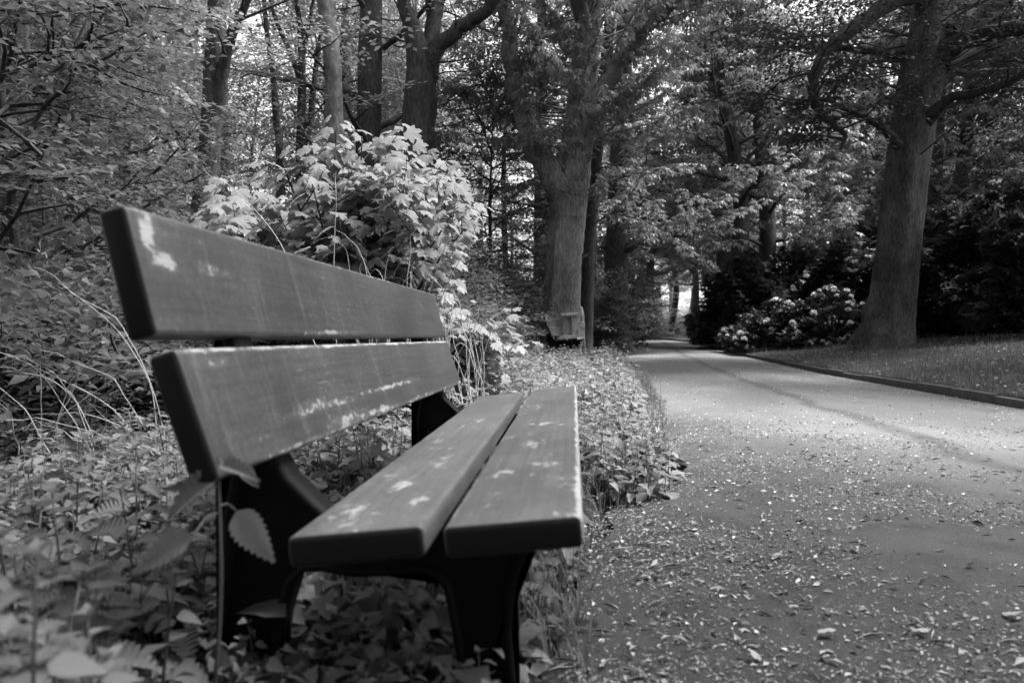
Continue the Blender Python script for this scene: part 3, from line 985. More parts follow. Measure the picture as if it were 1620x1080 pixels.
simple('forest_tree', 'lean dark trunk rising out of the undergrowth at the left picture edge', 10,
       [(14, 640, 62, 0), (16, 540, 48, 0), (20, 400, 42, 0), (26, 250, 36, 0), (30, 100, 34, 0), (36, -100, 28, 0), (44, -500, 8, 0)], [], M_BARK, 77, zmin=4.8)

# the trees deeper in the wood
VAR = [forest_variant(101, 19, .24, 2.6, 4.2, 26, M_BARK), forest_variant(102, 17, .2, 2.0, 3.8, 24, M_BARKG), forest_variant(103, 21, .3, 3.4, 4.6, 26, M_BARKD), forest_variant(104, 13, .13, 1.2, 3.4, 24, M_BARK)]
fr = np.random.default_rng(21)
spots = []
tries = 0
while len(spots) < 62 and tries < 6000:
    tries += 1
    Y = 15 + 47 * fr.uniform() ** 1.1
    lo, hi = -.74 * Y - 3, min(float(xl(Y)) - 2.2, .05 * Y)
    X = fr.uniform(lo, hi)
    if all((X - a) ** 2 + (Y - b_) ** 2 > (2.0 + .03 * Y) ** 2 for a, b_ in spots):
        # keep the named trunks in the clear
        px = 810 + F_PX * X / Y
        if 690 < px < 1010 and Y < 30:
            continue
        if Y < 22 and any(abs(px - k) < 32 for k in (320, 342, 533, 655, 680, 476, 444, 895)):
            continue
        if (Y > 20 and 380 < px < 530) or (Y < 20 and 250 < px < 560):
            continue
        spots.append((X, Y))
for i, (X, Y) in enumerate(spots):
    v_ = VAR[i % 4]
    px = 810 + F_PX * X / Y
    zone = 0 if px < 318 else 1 if px < 535 else 2 if px < 655 else 3
    tree_thing('forest_tree', ('slender leafy tree deep in the wood left of the dark forked trunk', 'slender leafy tree deep in the wood between forked trunk and pale trunk',
                               'slender leafy tree deep in the wood between pale trunk and double trunk', 'slender leafy tree deep in the wood between double trunk and old chestnut')[zone],
               'tree', v_, (X, Y, float(gz(X, Y))), fr.uniform(0, 6.28), fr.uniform(.85, 1.15),
               ('deep trees left of the forked trunk', 'deep trees left of the pale trunk', 'deep trees left of the double trunk', 'deep trees left of the old chestnut')[zone])

for i, (px, Y) in enumerate([(395, 31), (440, 46), (482, 42), (520, 37), (560, 33), (610, 35), (350, 35), (655, 31)]):
    X = (px - 810) / F_PX * Y
    tree_thing('forest_tree', 'low-crowned young tree closing the wood below the sky gap', 'tree', VAR[3], (X, Y, float(gz(X, Y))), i * 1.9, .62 if 430 < px < 500 else .85 + .05 * (i % 3), 'low trees under the sky gap')

# chestnuts and other trees beyond and beside the path, further along
CV = forest_variant(111, 15, .34, 1.6, 4.6, 32, M_BARKD, ROS_LO, (.2, .32), M_CHEST, nsec=11, step=.36, down=.1, flat=.4)
CV2 = forest_variant(112, 17, .36, 2.4, 5.0, 32, M_BARKD, ROS_LO, (.2, .32), M_CHEST, nsec=11, step=.36, down=.1, flat=.4)
CV3 = forest_variant(113, 16, .34, 4.6, 4.8, 28, M_BARKD, ROS_LO, (.2, .32), M_CHEST, nsec=11, step=.36, down=.1, flat=.4)
def place(name, label, var, px, Y, rz, s=1.0, group=None, z=None):
    X = (px - 810) / F_PX * Y
    return tree_thing(name, label, 'tree', var, (X, Y, float(gz(X, Y)) if z is None else z), rz, s, group)
place('chestnut_tree', 'bright leafy chestnut standing right of the path crest, full of blossom candles', CV, 1205, 30, .4, 1.0)
place('chestnut_tree', 'chestnut with high crown leaning over the right edge of the path crest', CV3, 1168, 27, 1.9, .95)
place('chestnut_tree', 'tall leafy chestnut behind the looping limb of the huge beech', CV2, 1390, 42, 2.0, 1.0)
place('chestnut_tree', 'leafy chestnut hidden behind the trunk of the huge beech', CV, 1480, 33, 3.1, 1.05)
place('chestnut_tree', 'leafy chestnut whose crown fills the right edge of the picture', CV2, 1640, 30, 4.4, 1.0)
place('chestnut_tree', 'young chestnut with leaning stem left of the far waste bin', CV3, 1030, 44, 5.2, .72)
place('chestnut_tree', 'chestnut with thin straight trunk standing in the far bright meadow', CV3, 1062, 66, 1.2, .85)
place('chestnut_tree', 'chestnut at the right rim of the far bright meadow', CV3, 1106, 60, 2.7, .85)
for i, (px, Y, v_, sc_) in enumerate([(1128, 47, CV3, .95), (1092, 84, CV3, 1.1), (985, 46, CV3, .9), (1155, 64, CV3, 1.1), (1040, 96, CV3, 1.1), (1140, 43, CV3, 1.15), (1012, 62, CV3, 1.2)]):
    place('chestnut_tree', 'leafy chestnut whose crown closes the sky above the far end of the path', v_, px, Y, i * 1.37, sc_, 'chestnuts at the far end of the path')
for i, (px, Y) in enumerate([(905, 34), (945, 44), (860, 30), (1000, 55)]):
    place('forest_tree', 'leafy tree filling the gap between the old chestnut and the path crest', VAR[i % 4], px, Y, i * 1.3, .95, 'trees left of the path crest')
for i, (px, Y) in enumerate([(1180, 52), (1290, 50), (1400, 48), (1550, 46), (1680, 40), (1250, 62)]):
    place('forest_tree', 'leafy tree of the back row beyond the flowering bushes', VAR[i % 4], px, Y, i * 1.7, 1.0, 'back row of trees right of the path')
rb2 = np.random.default_rng(23)
rsp = []
while len(rsp) < 26:
    Y = rb2.uniform(32, 66)
    px = rb2.uniform(1150, 1720)
    X = (px - 810) / F_PX * Y
    if X < float(xr(Y)) + 3 + (Y > 40) * 7 or (X < 19 and Y < 38) or any((X - a_) ** 2 + (Y - c_) ** 2 < 9 for a_, c_ in rsp):
        continue
    rsp.append((X, Y))
    v_ = [CV, VAR[0], CV2, VAR[2], VAR[3]][len(rsp) % 5]
    tree_thing('broadleaf_tree', 'broadleaf tree of the leafy screen far behind the flowering bushes', 'tree', v_, (X, Y, float(gz(X, Y))), rb2.uniform(0, 6.28), rb2.uniform(.8, 1.05), 'leafy screen right of the path')
for i in range(20):
    Y = 118 + (i % 3) * 14
    px = 640 + i * 42
    place('forest_tree', 'distant tree closing the far side of the meadow', VAR[i % 4], px, Y, i * 2.1, 1.1, 'trees beyond the meadow')
# unseen trees added around the camera to shade bench, path and verge
for i, (X, Y) in enumerate([(-1.6, -4.5), (4.8, -5.0), (-4.6, -2.4), (6.0, -2.0), (6.1, 1.0), (-7.5, 2.0), (-4.5, -8), (6.0, -9), (13.5, 11.5), (16.5, 19.5), (10.5, -0.5), (-2.5, -14), (4.5, -16), (-6, -18), (8, -20), (-1, -27), (3, -30), (10, -8)]):
    tree_thing('forest_tree', 'unseen tree added around the viewpoint for its shade', 'tree', (VAR[0], VAR[2], CV2)[i % 3], (X, Y, float(gz(X, Y))), i * 1.9, 1.0, 'trees around the viewpoint')

# ------------------------------------------------------------------ understorey
def bush_variant(seed, R, H, n_stem, per, Ts, size, mat, stem_mat=M_BARK, low=.1, flat=.5, step=.28):
    rng = np.random.default_rng(seed)
    wood, tips = [], []
    for i in range(n_stem):
        az = i * 2.4 + rng.uniform(-.4, .4)
        rr = R * math.sqrt((i + .5) / n_stem)
        top = np.array([math.cos(az) * rr * .75, math.sin(az) * rr * .75, H * rng.uniform(.75, 1.0) * math.sqrt(max(0.15, 1 - (rr / R) ** 2 * .7))])
        st = np.array([math.cos(az) * .12, math.sin(az) * .12, -.1])
        midp = (st + top) / 2 + np.array([math.cos(az), math.sin(az), 0]) * rr * .12 + rng.normal(0, .05, 3)
        P, Rr = smooth_line([st, midp, top], [.02, .013, .004], 5)
        wood.append(tube(P, Rr, 5))
        leafy(P, Rr, rng, per, low, (R * .3, R * .6), .02, step, 3, tips, wood, (30, 140))
        tips.append((top, top - midp))
    V, F = join(wood)
    return to_mesh('stems', V, F, stem_mat, True), crown_mesh('foliage', tips, Ts, size, mat, rng, flat, .35)

def bush(name, label, var, X, Y, rz, s=1.0, group=None, cat='shrub', dz=0):
    t = thing(name, label, cat, (X, Y, float(gz(X, Y)) + dz), rz, group)
    t.scale = (s, s, s)
    part('stem', var[0], t)
    part('foliage', var[1], t)
    return t

BU = [bush_variant(131, 1.3, 1.9, 14, 12, SPRAY_MID, (.32, .55), M_BEECH), bush_variant(132, 1.5, 2.4, 16, 12, SPRAY_MID, (.36, .6), M_BEECH)]
BLOW = bush_variant(133, 1.2, .9, 16, 9, SPRAY_MID, (.34, .6), M_BEECH)
ub = np.random.default_rng(31)
# low dark undergrowth on the left, and behind the bench
k = 0
for (px, Y, s) in [(40, 4.6, .9), (160, 5.4, 1), (300, 6.6, 1), (-60, 5.2, 1), (90, 7.0, 1.1), (230, 8.2, 1.1), (400, 9, 1), (10, 3.6, .8), (640, 9.5, 1), (600, 8.0, .9), (735, 13, 1.0), (330, 4.9, .75), (460, 6.8, .9), (-120, 3.9, .9), (676, 6.0, .62), (610, 6.2, .8)]:
    bush('undergrowth_bush', 'low small-leaved bush in the shaded undergrowth behind the nettle bed', BLOW, (px - 810) / F_PX * Y, Y, ub.uniform(0, 6.28), s, 'low bushes of the undergrowth')
for (px, Y, s) in [(690, 12, .9), (755, 17, 1.0), (690, 13, 1.0), (580, 13, 1.0), (470, 14, 1.0), (380, 12, .9), (250, 12, 1.0), (160, 14, 1.1), (60, 12, 1.1), (-20, 10, 1), (820, 25, 1.2), (770, 22, 1.2), (640, 20, 1.2), (520, 21, 1.2), (420, 18, 1.1), (300, 20, 1.2), (190, 20, 1.2), (80, 19, 1.2), (-40, 17, 1.2), (720, 27, 1.3), (560, 30, 1.4), (390, 30, 1.4), (240, 30, 1.4), (90, 28, 1.4), (-60, 26, 1.4), (830, 31, 1.3)]:
    bush('undergrowth_bush', 'tall loose bush left of the forked trunk' + (' among the deeper trees' if Y > 16 else ', near the bench') if px < 330 else 'tall loose bush among the trunks behind the maple bush' if px < 660 else 'tall loose bush in the shade between double trunk and old chestnut',
         BU[k % 2], (px - 810) / F_PX * Y, Y, ub.uniform(0, 6.28), s, ('deeper bushes left of the forked trunk' if Y > 16 else 'nearer bushes left of the forked trunk') if px < 330 else 'bushes behind the maple bush' if px < 660 else 'bushes left of the old chestnut')
    k += 1
for (px, Y, s) in [(938, 23, 1.25), (952, 29, 1.6), (1002, 37, 1.4), (925, 33, 1.9), (975, 41, 1.8)]:
    bush('path_side_bush', 'rounded leafy bush overhanging the left edge of the far path', BU[k % 2], (px - 810) / F_PX * Y, Y, ub.uniform(0, 6.28), s, 'bushes along the far path')
    k += 1

for i, (X, Y) in enumerate([(-2.2, -2.2), (-3.6, -4.2), (4.3, -2.2), (5.0, -5.2), (-2.6, -7.0), (4.6, -8.5), (-3.0, -11), (4.2, -13), (-1.5, -20), (2.0, -22), (5.2, .2), (6.2, 2.6)]):  # unseen bushes added to keep low light off the bench ends
    bush('undergrowth_bush', 'unseen tall bush added by the path to block low light', BU[i % 2], X, Y, i * 1.4, 1.15, 'bushes around the viewpoint')

for i, (px, Y, s) in enumerate([(1058, 72, 1.4), (1030, 76, 1.6), (1085, 78, 1.5), (1105, 70, 1.2), (1120, 82, 1.7)]):
    bush('meadow_bush', 'pale sunlit bush at the far end of the path beyond the crest', BU[i % 2], (px - 810) / F_PX * Y, Y, i * 1.1, s, 'bushes at the far end of the path')

# young beeches with layered sprays, close on the left
YB = []
for sd, H, R in ((141, 5.2, 2.0), (142, 6.0, 2.3), (143, 4.4, 1.8)):
    YB.append(forest_variant(sd, H, .045, .7, R, 22, M_BARK, SPRAY_MID, (.34, .6), M_BEECH, nsec=7, step=.27, lean=.12, flat=.35))
for i, (px, Y, s, lab) in enumerate([(30, 6.6, 1, 'young beech with flat layered sprays at the left picture edge'), (-70, 8.6, 1.05, 'young beech with layered sprays behind the foremost one at the left edge'),
                                     (-130, 5.2, 1, 'young beech whose side sprays reach in from beyond the left edge'), (160, 11, .8, 'small young beech with layered sprays above the left end of the bench back'),
                                     (10, 12.8, 1.2, 'taller young beech between the two left edge trunks'),
                                     (600, 19, 1.0, 'young beech between the pale trunk and the double trunk'), (760, 19, 1.25, 'young beech between the double trunk and the old chestnut')]):
    t = tree_thing('young_beech', lab, 'tree', YB[i % 3], ((px - 810) / F_PX * Y, Y, float(gz((px - 810) / F_PX * Y, Y))), i * 1.7, s)

# dark evergreen bushes and flowering rhododendron on the right
def evergreen(seed, R, H, n, mat=M_DARKLEAF, size=(.14, .22)):
    rng = np.random.default_rng(seed)
    stems = []
    for i in range(9):
        az = i * 2.4
        rr = R * .6 * math.sqrt((i + .5) / 9)
        stems.append(tube([(0.1 * math.cos(az), .1 * math.sin(az), -.1), (rr * .6 * math.cos(az), rr * .6 * math.sin(az), H * .4), (rr * math.cos(az), rr * math.sin(az), H * .75)], [.05, .035, .012], 5, 3))
    u = rng.normal(0, 1, (n, 3))
    u /= np.linalg.norm(u, axis=1, keepdims=True)
    u[:, 2] = np.abs(u[:, 2])
    lump = 1 + .16 * np.sin(u[:, 0] * 5 + seed) * np.cos(u[:, 1] * 6) + .1 * np.sin(u[:, 2] * 9 + u[:, 0] * 7)
    r = rng.uniform(.62, 1.0, n) ** .6 * lump
    P = u * r[:, None] * np.array([R, R, H])
    D = u + rng.normal(0, .35, (n, 3))
    Rm = frames(np.stack([D[:, 0], D[:, 1], D[:, 2] * .4], 1), rng.normal(0, .5, n))
    V, F = bake_mixed(WHORL, Rm, P, rng.uniform(size[0], size[1], n), rng)
    sv, sf = join(stems)
    return to_mesh('stems', sv, sf, M_BARKD, True), to_mesh('foliage', V, F, mat), (u, P)
EV = [evergreen(151, 1.9, 3.2, 2600), evergreen(152, 2.2, 2.6, 2600)]
for i, (px, Y, s) in enumerate([(1180, 27, .95), (1260, 28, 1.1), (1340, 26, 1.0), (1168, 31, .8), (1500, 21, 1.0), (1570, 20, 1.15), (1640, 19, 1.1), (1530, 25, 1.4), (1620, 25, 1.5), (1440, 27, 1.2), (1480, 31, 1.4), (1720, 17, 1.2), (1380, 31, 1.3)]):
    X = (px - 810) / F_PX * Y
    bush('evergreen_bush', 'dark evergreen bush behind the flowering rhododendrons' if px < 1400 else 'black shaded evergreen bush right of the huge beech trunk', EV[i % 2], X, Y, i * 1.1, s,
         'dark bushes behind the rhododendrons' if px < 1400 else 'dark bushes right of the huge beech')
RH = evergreen(153, 1.45, 1.35, 1500, M_DARKLEAF, (.10, .16))
def blossom_mesh(rng):
    P, D = [], []
    for i in range(14):
        a, e = i * 2.4, math.asin(1 - 1.3 * (i + .5) / 14)
        d = np.array([math.cos(a) * math.cos(e), math.sin(a) * math.cos(e), math.sin(e)])
        D.append(d); P.append(d * .35)
    V, F = LEAF4
    V = V * np.array([1.7, .75, 1])
    return to_mesh('flower_head', *bake((V, F), frames(np.array(D), rng.normal(0, .5, 14)), np.array(P)), M_PETAL)
rb = np.random.default_rng(33)
FL = [blossom_mesh(rb) for _ in range(2)]
for i, (px, Y, s, n, lab) in enumerate([(1235, 22.5, .95, 48, 'rhododendron in pale bloom, left one of the flowering bushes'), (1315, 21.5, 1.05, 40, 'rhododendron in bloom next to the huge beech trunk'),
                                        (1180, 24, .6, 10, 'small rhododendron with few blooms beside the path')]):
    X = (px - 810) / F_PX * Y
    t = bush('rhododendron', lab, RH, X, Y, i * 2.0, s)
    u, P = RH[2]
    front = [j for j in range(len(P)) if (rotz(i * 2.0) @ u[j])[1] < -.1 and np.linalg.norm(P[j] / np.array([1.45, 1.45, 1.35])) > .9]
    for j in rb.choice(front, min(n, len(front)), replace=False):
        o = part('flower_head', FL[j % 2], t, tuple(P[j] * 1.04), (rb.uniform(-.4, .4), rb.uniform(-.4, .4), rb.uniform(0, 6)))
        sc_ = rb.uniform(.06, .115)
        o.scale = (sc_, sc_, sc_)

# ------------------------------------------------------------------ the bright maple bush behind the bench
from mathutils import Matrix
leaf_me = [to_mesh('leaf', T[0], T[1], M_MAPLE) for T in MAPLE]
def maple_bush(label, px, ZM, R_, H_, n_st, n_part, seed):
    rng = np.random.default_rng(seed)
    cx = (px - 810) / F_PX * ZM
    mb = (cx, ZM, float(gz(cx, ZM)))
    maple = thing('maple_bush', label, 'shrub', mb)
    leaves = []
    for i in range(n_st):
        az = i * 2.399 + rng.uniform(-.3, .3)
        rr = R_ * .91 * math.sqrt((i + .6) / n_st)
        topz = H_ * rng.uniform(.86, 1.0) * math.sqrt(1 - .72 * (rr / R_) ** 2)
        st = np.array([.06 * math.cos(az), .06 * math.sin(az), -.1])
        top = np.array([rr * math.cos(az), rr * math.sin(az), topz])
        md = st * .45 + top * .55 + np.array([0, 0, .08]) - np.array([math.cos(az), math.sin(az), 0]) * rr * .12
        P, Rr = smooth_line([st, md, top], [.013, .009, .004], 6)
        part('stem', to_mesh('stem', *tube(P, Rr, 6), M_BARK, True), maple)
        lines = [(P, .38)]
        for j in range(11):
            t = .25 + .7 * j / 11
            p, d = sample(P, t)
            a2 = rng.uniform(0, 6.283)
            B, br = branch(p, (math.cos(a2), math.sin(a2), .45), rng.uniform(.25, .5), .005, rng, 4, .1, .15)
            part('twig', to_mesh('twig', *tube(B, br, 4), M_BARK), maple)
            lines.append((B, .25))
        for Ln, t0 in lines:
            m = 6 if t0 < .3 else 9
            for j in range(m):
                p, d = sample(Ln, min(t0 + (1 - t0) * (j + .9) / m, 1))
                for s in (0, math.pi):
                    a3 = j * 1.57 + s + rng.uniform(-.3, .3) + az
                    out = np.array([math.cos(a3), math.sin(a3), 0]) + np.array([top[0], top[1], 0]) * .5
                    out /= np.linalg.norm(out) + 1e-6
                    pl = rng.uniform(.04, .09)
                    q_ = p + out * pl + np.array([0, 0, pl * .5])
                    leaves.append((q_, np.array([out[0], out[1], rng.uniform(-.75, -.1)]), rng.uniform(.055, .108) * (.75 if j == m - 1 else 1)))
    order = sorted(range(len(leaves)), key=lambda i: leaves[i][0][1] - .35 * leaves[i][0][2])
    rest_i = order[n_part:]
    for i in order[:n_part]:
        p, d, s = leaves[i]
        Rm = frames(d[None], rng.normal(0, .35, 1))[0] * s
        o = bpy.data.objects.new('leaf', leaf_me[i % 9])
        link(o, maple)
        m = Matrix(Rm.tolist()).to_4x4()
        m.translation = Vector(p)
        o.matrix_local = m
    P = np.array([leaves[i][0] for i in rest_i]); D = np.array([leaves[i][1] for i in rest_i]); S = np.array([leaves[i][2] for i in rest_i])
    part('foliage', to_mesh('foliage', *bake_mixed(MAPLE, frames(D, rng.normal(0, .35, len(P))), P, S, rng), M_MAPLE), maple, kind='stuff')

maple_bush('pale bright maple bush with large lobed leaves right behind the bench back', 562, 5.0, 1.1, 1.87, 21, 300, 41)
maple_bush('low maple sapling with pale leaves right of the bright maple bush', 706, 5.3, .34, .72, 5, 90, 43)
maple_bush('small maple sapling peeping over the middle of the bench back', 420, 5.3, .36, 1.05, 5, 90, 44)

# ------------------------------------------------------------------ nettles
def nettle(rng, h, leaf, pairs, ll):
    """stem and leaf transforms of one nettle: returns stem tube and list of (pos, dir, size)"""
    lean = rng.normal(0, .12, 2)
    zs = np.linspace(0, 1, 5)
    P = np.stack([lean[0] * zs ** 1.6 * h, lean[1] * zs ** 1.6 * h, zs * h - .02], 1)
    st = tube(P, np.linspace(.0032, .0016, 5), 4)
    out = []
    for i in range(pairs):
        t = .22 + .78 * (i + .5) / pairs
        p, _ = sample(P, t)
        s = ll * (1 - .62 * max(t - .4, 0) / .6) * rng.uniform(.85, 1.15)
        for k in range(2):
            a = i * 1.57 + k * 3.1416 + rng.uniform(-.35, .35)
            e = rng.uniform(-.35, .25) + .75 * max(t - .75, 0) * 4 * .4
            d = np.array([math.cos(a), math.sin(a), e])
            pet = s * .28
            out.append((p + d * pet * .8, d, s))
    for k in range(3):
        a = k * 2.1
        out.append((P[-1], np.array([math.cos(a), math.sin(a), .9]), ll * .3))
    return st, out

def nettle_mesh(rng, T, h, pairs, ll):
    st, lv = nettle(rng, h, T, pairs, ll)
    D = np.array([l[1] for l in lv])
    lf = bake(T, frames(D, rng.normal(0, .3, len(lv))), np.array([l[0] for l in lv]), [l[2] for l in lv])
    return join([st, lf])

rn = np.random.default_rng(51)
NV = [nettle_mesh(rn, NLEAF_LO, rn.uniform(.16, .28), rn.integers(3, 6), rn.uniform(.07, .10)) for _ in range(12)]
NV_ME = [to_mesh('nettle', *nettle_mesh(rn, NLEAF_HI, rn.uniform(.16, .28), rn.integers(3, 6), rn.uniform(.07, .10)), M_NETTLE) for _ in range(16)]
N_STEM = []
def nettle_full(X, Y, h, pairs, ll, label, seed, group=None):
    rng = np.random.default_rng(seed)
    t = thing('nettle', label, 'nettle', (X, Y, float(gz(X, Y))), 0, group)
    st, lv = nettle(rng, h, None, pairs, ll)
    part('stem', to_mesh('stem', st[0], st[1], M_STEM, True), t)
    for p, d, s in lv:
        Rm = frames(d[None], rng.normal(0, .3, 1))[0] * s
        o = bpy.data.objects.new('leaf', NL_next())
        link(o, t)
        m = Matrix(Rm.tolist()).to_4x4()
        m.translation = Vector(p)
        o.matrix_local = m
    return t
NL_MES = [to_mesh('leaf', *serrate(t_, w_, d_, dr_, f_), M_NETTLE) for t_, w_, d_, dr_, f_ in ((9, .33, .05, .25, .12), (8, .30, .06, .45, .2), (10, .36, .045, .1, .05), (9, .31, .06, -.12, .16))]
for m_ in NL_MES:
    m_.polygons.foreach_set('use_smooth', np.ones(len(m_.polygons), bool))
NL_N = 0
def NL_next():
    global NL_N
    NL_N += 1
    return NL_MES[(NL_N * 7) % 4]

def in_bench(X, Y):
    u = X * math.cos(A) - Y * math.sin(A)
    v = X * math.sin(A) + Y * math.cos(A)
    return (u > -.66) & (u < .06) & (v > .9) & (v < 3.25)

pos = []
def scatter(n, y0, y1, fx0, fx1, hs, pw=1.0, bench_keep=0.0, zone=0):
    k = 0
    while k < n:
        Y = y0 + (y1 - y0) * rn.uniform() ** pw
        a, b_ = fx0(Y), fx1(Y)
        if b_ <= a:
            continue
        X = rn.uniform(a, b_)
        if in_bench(X, Y) and rn.uniform() > bench_keep:
            continue
        if zone != 4 and math.sin(X * 5.1 + 1.3 * math.sin(Y * 4.3)) + math.sin(Y * 6.2 + X * 2.1) > (.7 if zone < 2 else 1.35) and rn.uniform() < .85:
            k += 1
            continue
        pos.append((X, Y, rn.uniform(*hs) * (1.0 if zone == 4 or rn.uniform() < .8 else rn.uniform(.6, 1.4)), zone))
        k += 1
# left bed, behind the bench, the verge beyond the bench
scatter(1500, .75, 6.0, lambda Y: -.72 * Y - .3, lambda Y: min(-.12 * Y - .35, -.5), (.7, 1.15), 1.3, .0, 0)
scatter(460, 2.6, 9.0, lambda Y: -.30 * Y, lambda Y: float(xl(Y)) - .12, (.9, 1.4), 1.1, .0, 1)
scatter(170, 3.4, 6.0, lambda Y: -.04 * Y, lambda Y: float(xl(Y)) - .2, (.6, 1.05), 1.0, .0, 2)
scatter(620, 5.5, 15.0, lambda Y: -.08 * Y, lambda Y: float(xl(Y)) - .16, (.85, 1.25), 1.2, .0, 2)
scatter(110, 1.0, 3.3, lambda Y: -.6, lambda Y: float(xl(Y)) - .1, (.22, .5), 1.0, 1.0, 3)
scatter(30, 3.12, 3.7, lambda Y: .30, lambda Y: float(xl(Y)) + .12, (.8, 1.1), 1.0, 1, 4)
scatter(330, 3.4, 15.0, lambda Y: float(xl(Y)) - .35, lambda Y: float(xl(Y)) + .10, (.35, .8), 1.2, .0, 2)
pos_a = np.array(pos)
size_px = pos_a[:, 2] / pos_a[:, 1]
order = np.argsort(-size_px)
LAB = ['stinging nettle in the shaded bed on the left side of the bench', 'stinging nettle in the bright bed behind the far half of the bench', 'tall stinging nettle on the sunlit bank between the two benches',
       'small low nettle growing underneath the large bench', 'nettle in the ragged clump that juts onto the path']
GRP = ['nettles left of the bench', 'nettles behind the bench', 'nettles on the sunlit bank', 'nettles under the bench', 'nettles of the clump on the path']
for i in order[:260]:
    X, Y, s, zn = pos[i]
    o = bpy.data.objects.new('nettle', NV_ME[i % 16])
    link(o)
    o.location = (X, Y, float(gz(X, Y)))
    o.rotation_euler = (0, 0, rn.uniform(0, 6.28))
    o.scale = (s, s, s)
    lab, grp = LAB[int(zn)], GRP[int(zn)]
    if int(zn) == 0:
        lab, grp = (('blurred stinging nettle in the front of the left bed, nearest to the lens', 'nearest nettles of the left bed') if Y < 1.35 else
                    ('stinging nettle in the middle of the left bed, level with the near bench legs', 'middle nettles of the left bed') if Y < 2.2 else
                    ('small stinging nettle at the back of the left bed around the dry grass stalks', 'rear nettles of the left bed'))
    tag(o, lab, 'nettle', grp)
rest = order[260:]
lst = []
for k_ in range(12):
    ids = [i for i in rest if i % 12 == k_]
    if ids:
        Pp = np.array([(pos[i][0], pos[i][1], float(gz(pos[i][0], pos[i][1]))) for i in ids])
        Rm = np.array([rotz(rn.uniform(0, 6.28)) for _ in ids])
        lst.append(bake(NV[k_], Rm, Pp, [pos[i][2] for i in ids]))
part('nettle_bed', to_mesh('nettle_bed', *join(lst), M_NETTLE), kind='stuff')

# the nearest nettles, leaf by leaf
for i, (px, py, Z, ll, prs, lab) in enumerate([
        (45, 830, .74, .075, 4, 'blurred nettle top close to the lens at the left picture edge'),
        (215, 760, 1.5, .075, 5, 'nettle just left of the near end of the bench back'),
        (120, 745, 1.8, .075, 5, 'nettle in the left bed with wide spread leaves'),
        (60, 700, 2.3, .08, 6, 'nettle rising at the left edge before the dry grass'),
        (150, 940, .86, .06, 4, 'low blurred nettle in the bottom left corner'),
        (725, 1040, .80, .05, 3, 'blurred nettle tip at the foot of the front near leg'),
        (600, 960, 1.45, .07, 4, 'nettle under the seat between the two feet of the near leg'),
        (560, 940, 1.7, .06, 4, 'nettle in the shade under the rear seat plank'),
        (255, 880, 1.15, .06, 4, 'nettle leaning left of the rear near leg'),
        (30, 950, .95, .07, 4, 'nettle behind the blurred top at the left picture edge'),
        (980, 668, 3.5, .09, 5, 'largest nettle of the ragged clump that juts onto the path')]):
    p = at(px, py, Z)
    h = max(.1, p[2] - float(gz(p[0], p[1])))
    nettle_full(p[0], p[1], h, prs, ll, lab, 500 + i)

def posed_nettle(label, foot, top, leaves):
    F_, T_ = at(*foot), at(*top)
    base = np.array([F_[0], F_[1], float(gz(F_[0], F_[1]))])
    t = thing('nettle', label, 'nettle', tuple(base))
    part('stem', to_mesh('stem', *tube(np.array([base * 0, (T_ - base) * .5 + np.array([.008, 0, 0]), T_ - base]), [.0035, .003, .002], 5, 4), M_STEM, True), t)
    for b_, e_, Z, face in leaves:
        p0, p1 = at(*b_, Z), at(*e_, Z - .02)
        y_ = p1 - p0
        L = np.linalg.norm(y_)
        y_ = y_ / L
        z_ = np.array([0, -1, 0]) * face + np.array([0, 0, 1 - face])
        z_ = z_ - y_ * z_.dot(y_)
        z_ /= np.linalg.norm(z_)
        x_ = np.cross(y_, z_)
        o = bpy.data.objects.new('leaf', NL_next())
        link(o, t)
        m = Matrix((np.stack([x_ * .76, y_, z_], 1) * L).tolist()).to_4x4()
        m.translation = Vector(p0 - base)
        o.matrix_local = m
        near = T_ + (base - T_) * np.clip((T_[2] - p0[2] - .01) / max(T_[2] - base[2], .01), 0, 1)
        part('petiole', to_mesh('petiole', *tube(np.array([near - base, (near + p0) / 2 - base + np.array([0, 0, .008]), p0 - base]), [.0016, .0014, .0012], 4, 3), M_STEM), t)
posed_nettle('tall nettle with one pale leaf hanging across the black rear near leg', (334, 960, 1.08), (345, 735, 1.06),
             [((373, 808), (430, 890), 1.09, .85), ((345, 757), (248, 806), 1.02, .55), ((305, 848), (196, 902), .98, .6), ((385, 735), (412, 772), 1.1, .9), ((322, 770), (255, 770), 1.12, .4), ((350, 735), (400, 745), 1.0, .5)])

# ------------------------------------------------------------------ grass, stalks, litter
def blades(rng, P, h, wd):
    """one bent blade per point: 2 segments"""
    n = len(P)
    a = rng.uniform(0, 6.283, n)
    d = np.stack([np.cos(a), np.sin(a), np.zeros(n)], 1)
    sd = np.stack([-np.sin(a), np.cos(a), np.zeros(n)], 1) * (wd * rng.uniform(.6, 1.2, n))[:, None]
    b_ = rng.uniform(.15, .9, n)[:, None]
    hh = h[:, None]
    m = P + np.array([0, 0, 1]) * hh * .6 + d * hh * b_ * .3
    e = P + np.array([0, 0, 1]) * hh * (1 - .3 * b_) + d * hh * b_ * .85
    V = np.stack([P - sd, P + sd, m - sd * .7, m + sd * .7, e], 1).reshape(-1, 3)
    F = (np.array([(0, 1, 3), (0, 3, 2), (2, 3, 4)])[None] + (np.arange(n) * 5)[:, None, None]).reshape(-1, 3)
    return V, F
rg = np.random.default_rng(61)
def pts_between(n, y0, y1, f0, f1, pw=1.3, dz=0.0):
    Y = y0 + (y1 - y0) * rg.uniform(0, 1, n) ** pw
    a = np.array([f0(y_) for y_ in Y]); b_ = np.array([f1(y_) for y_ in Y])
    X = a + (b_ - a) * rg.uniform(0, 1, n)
    return np.stack([X, Y, gz(X, Y) + dz], 1)
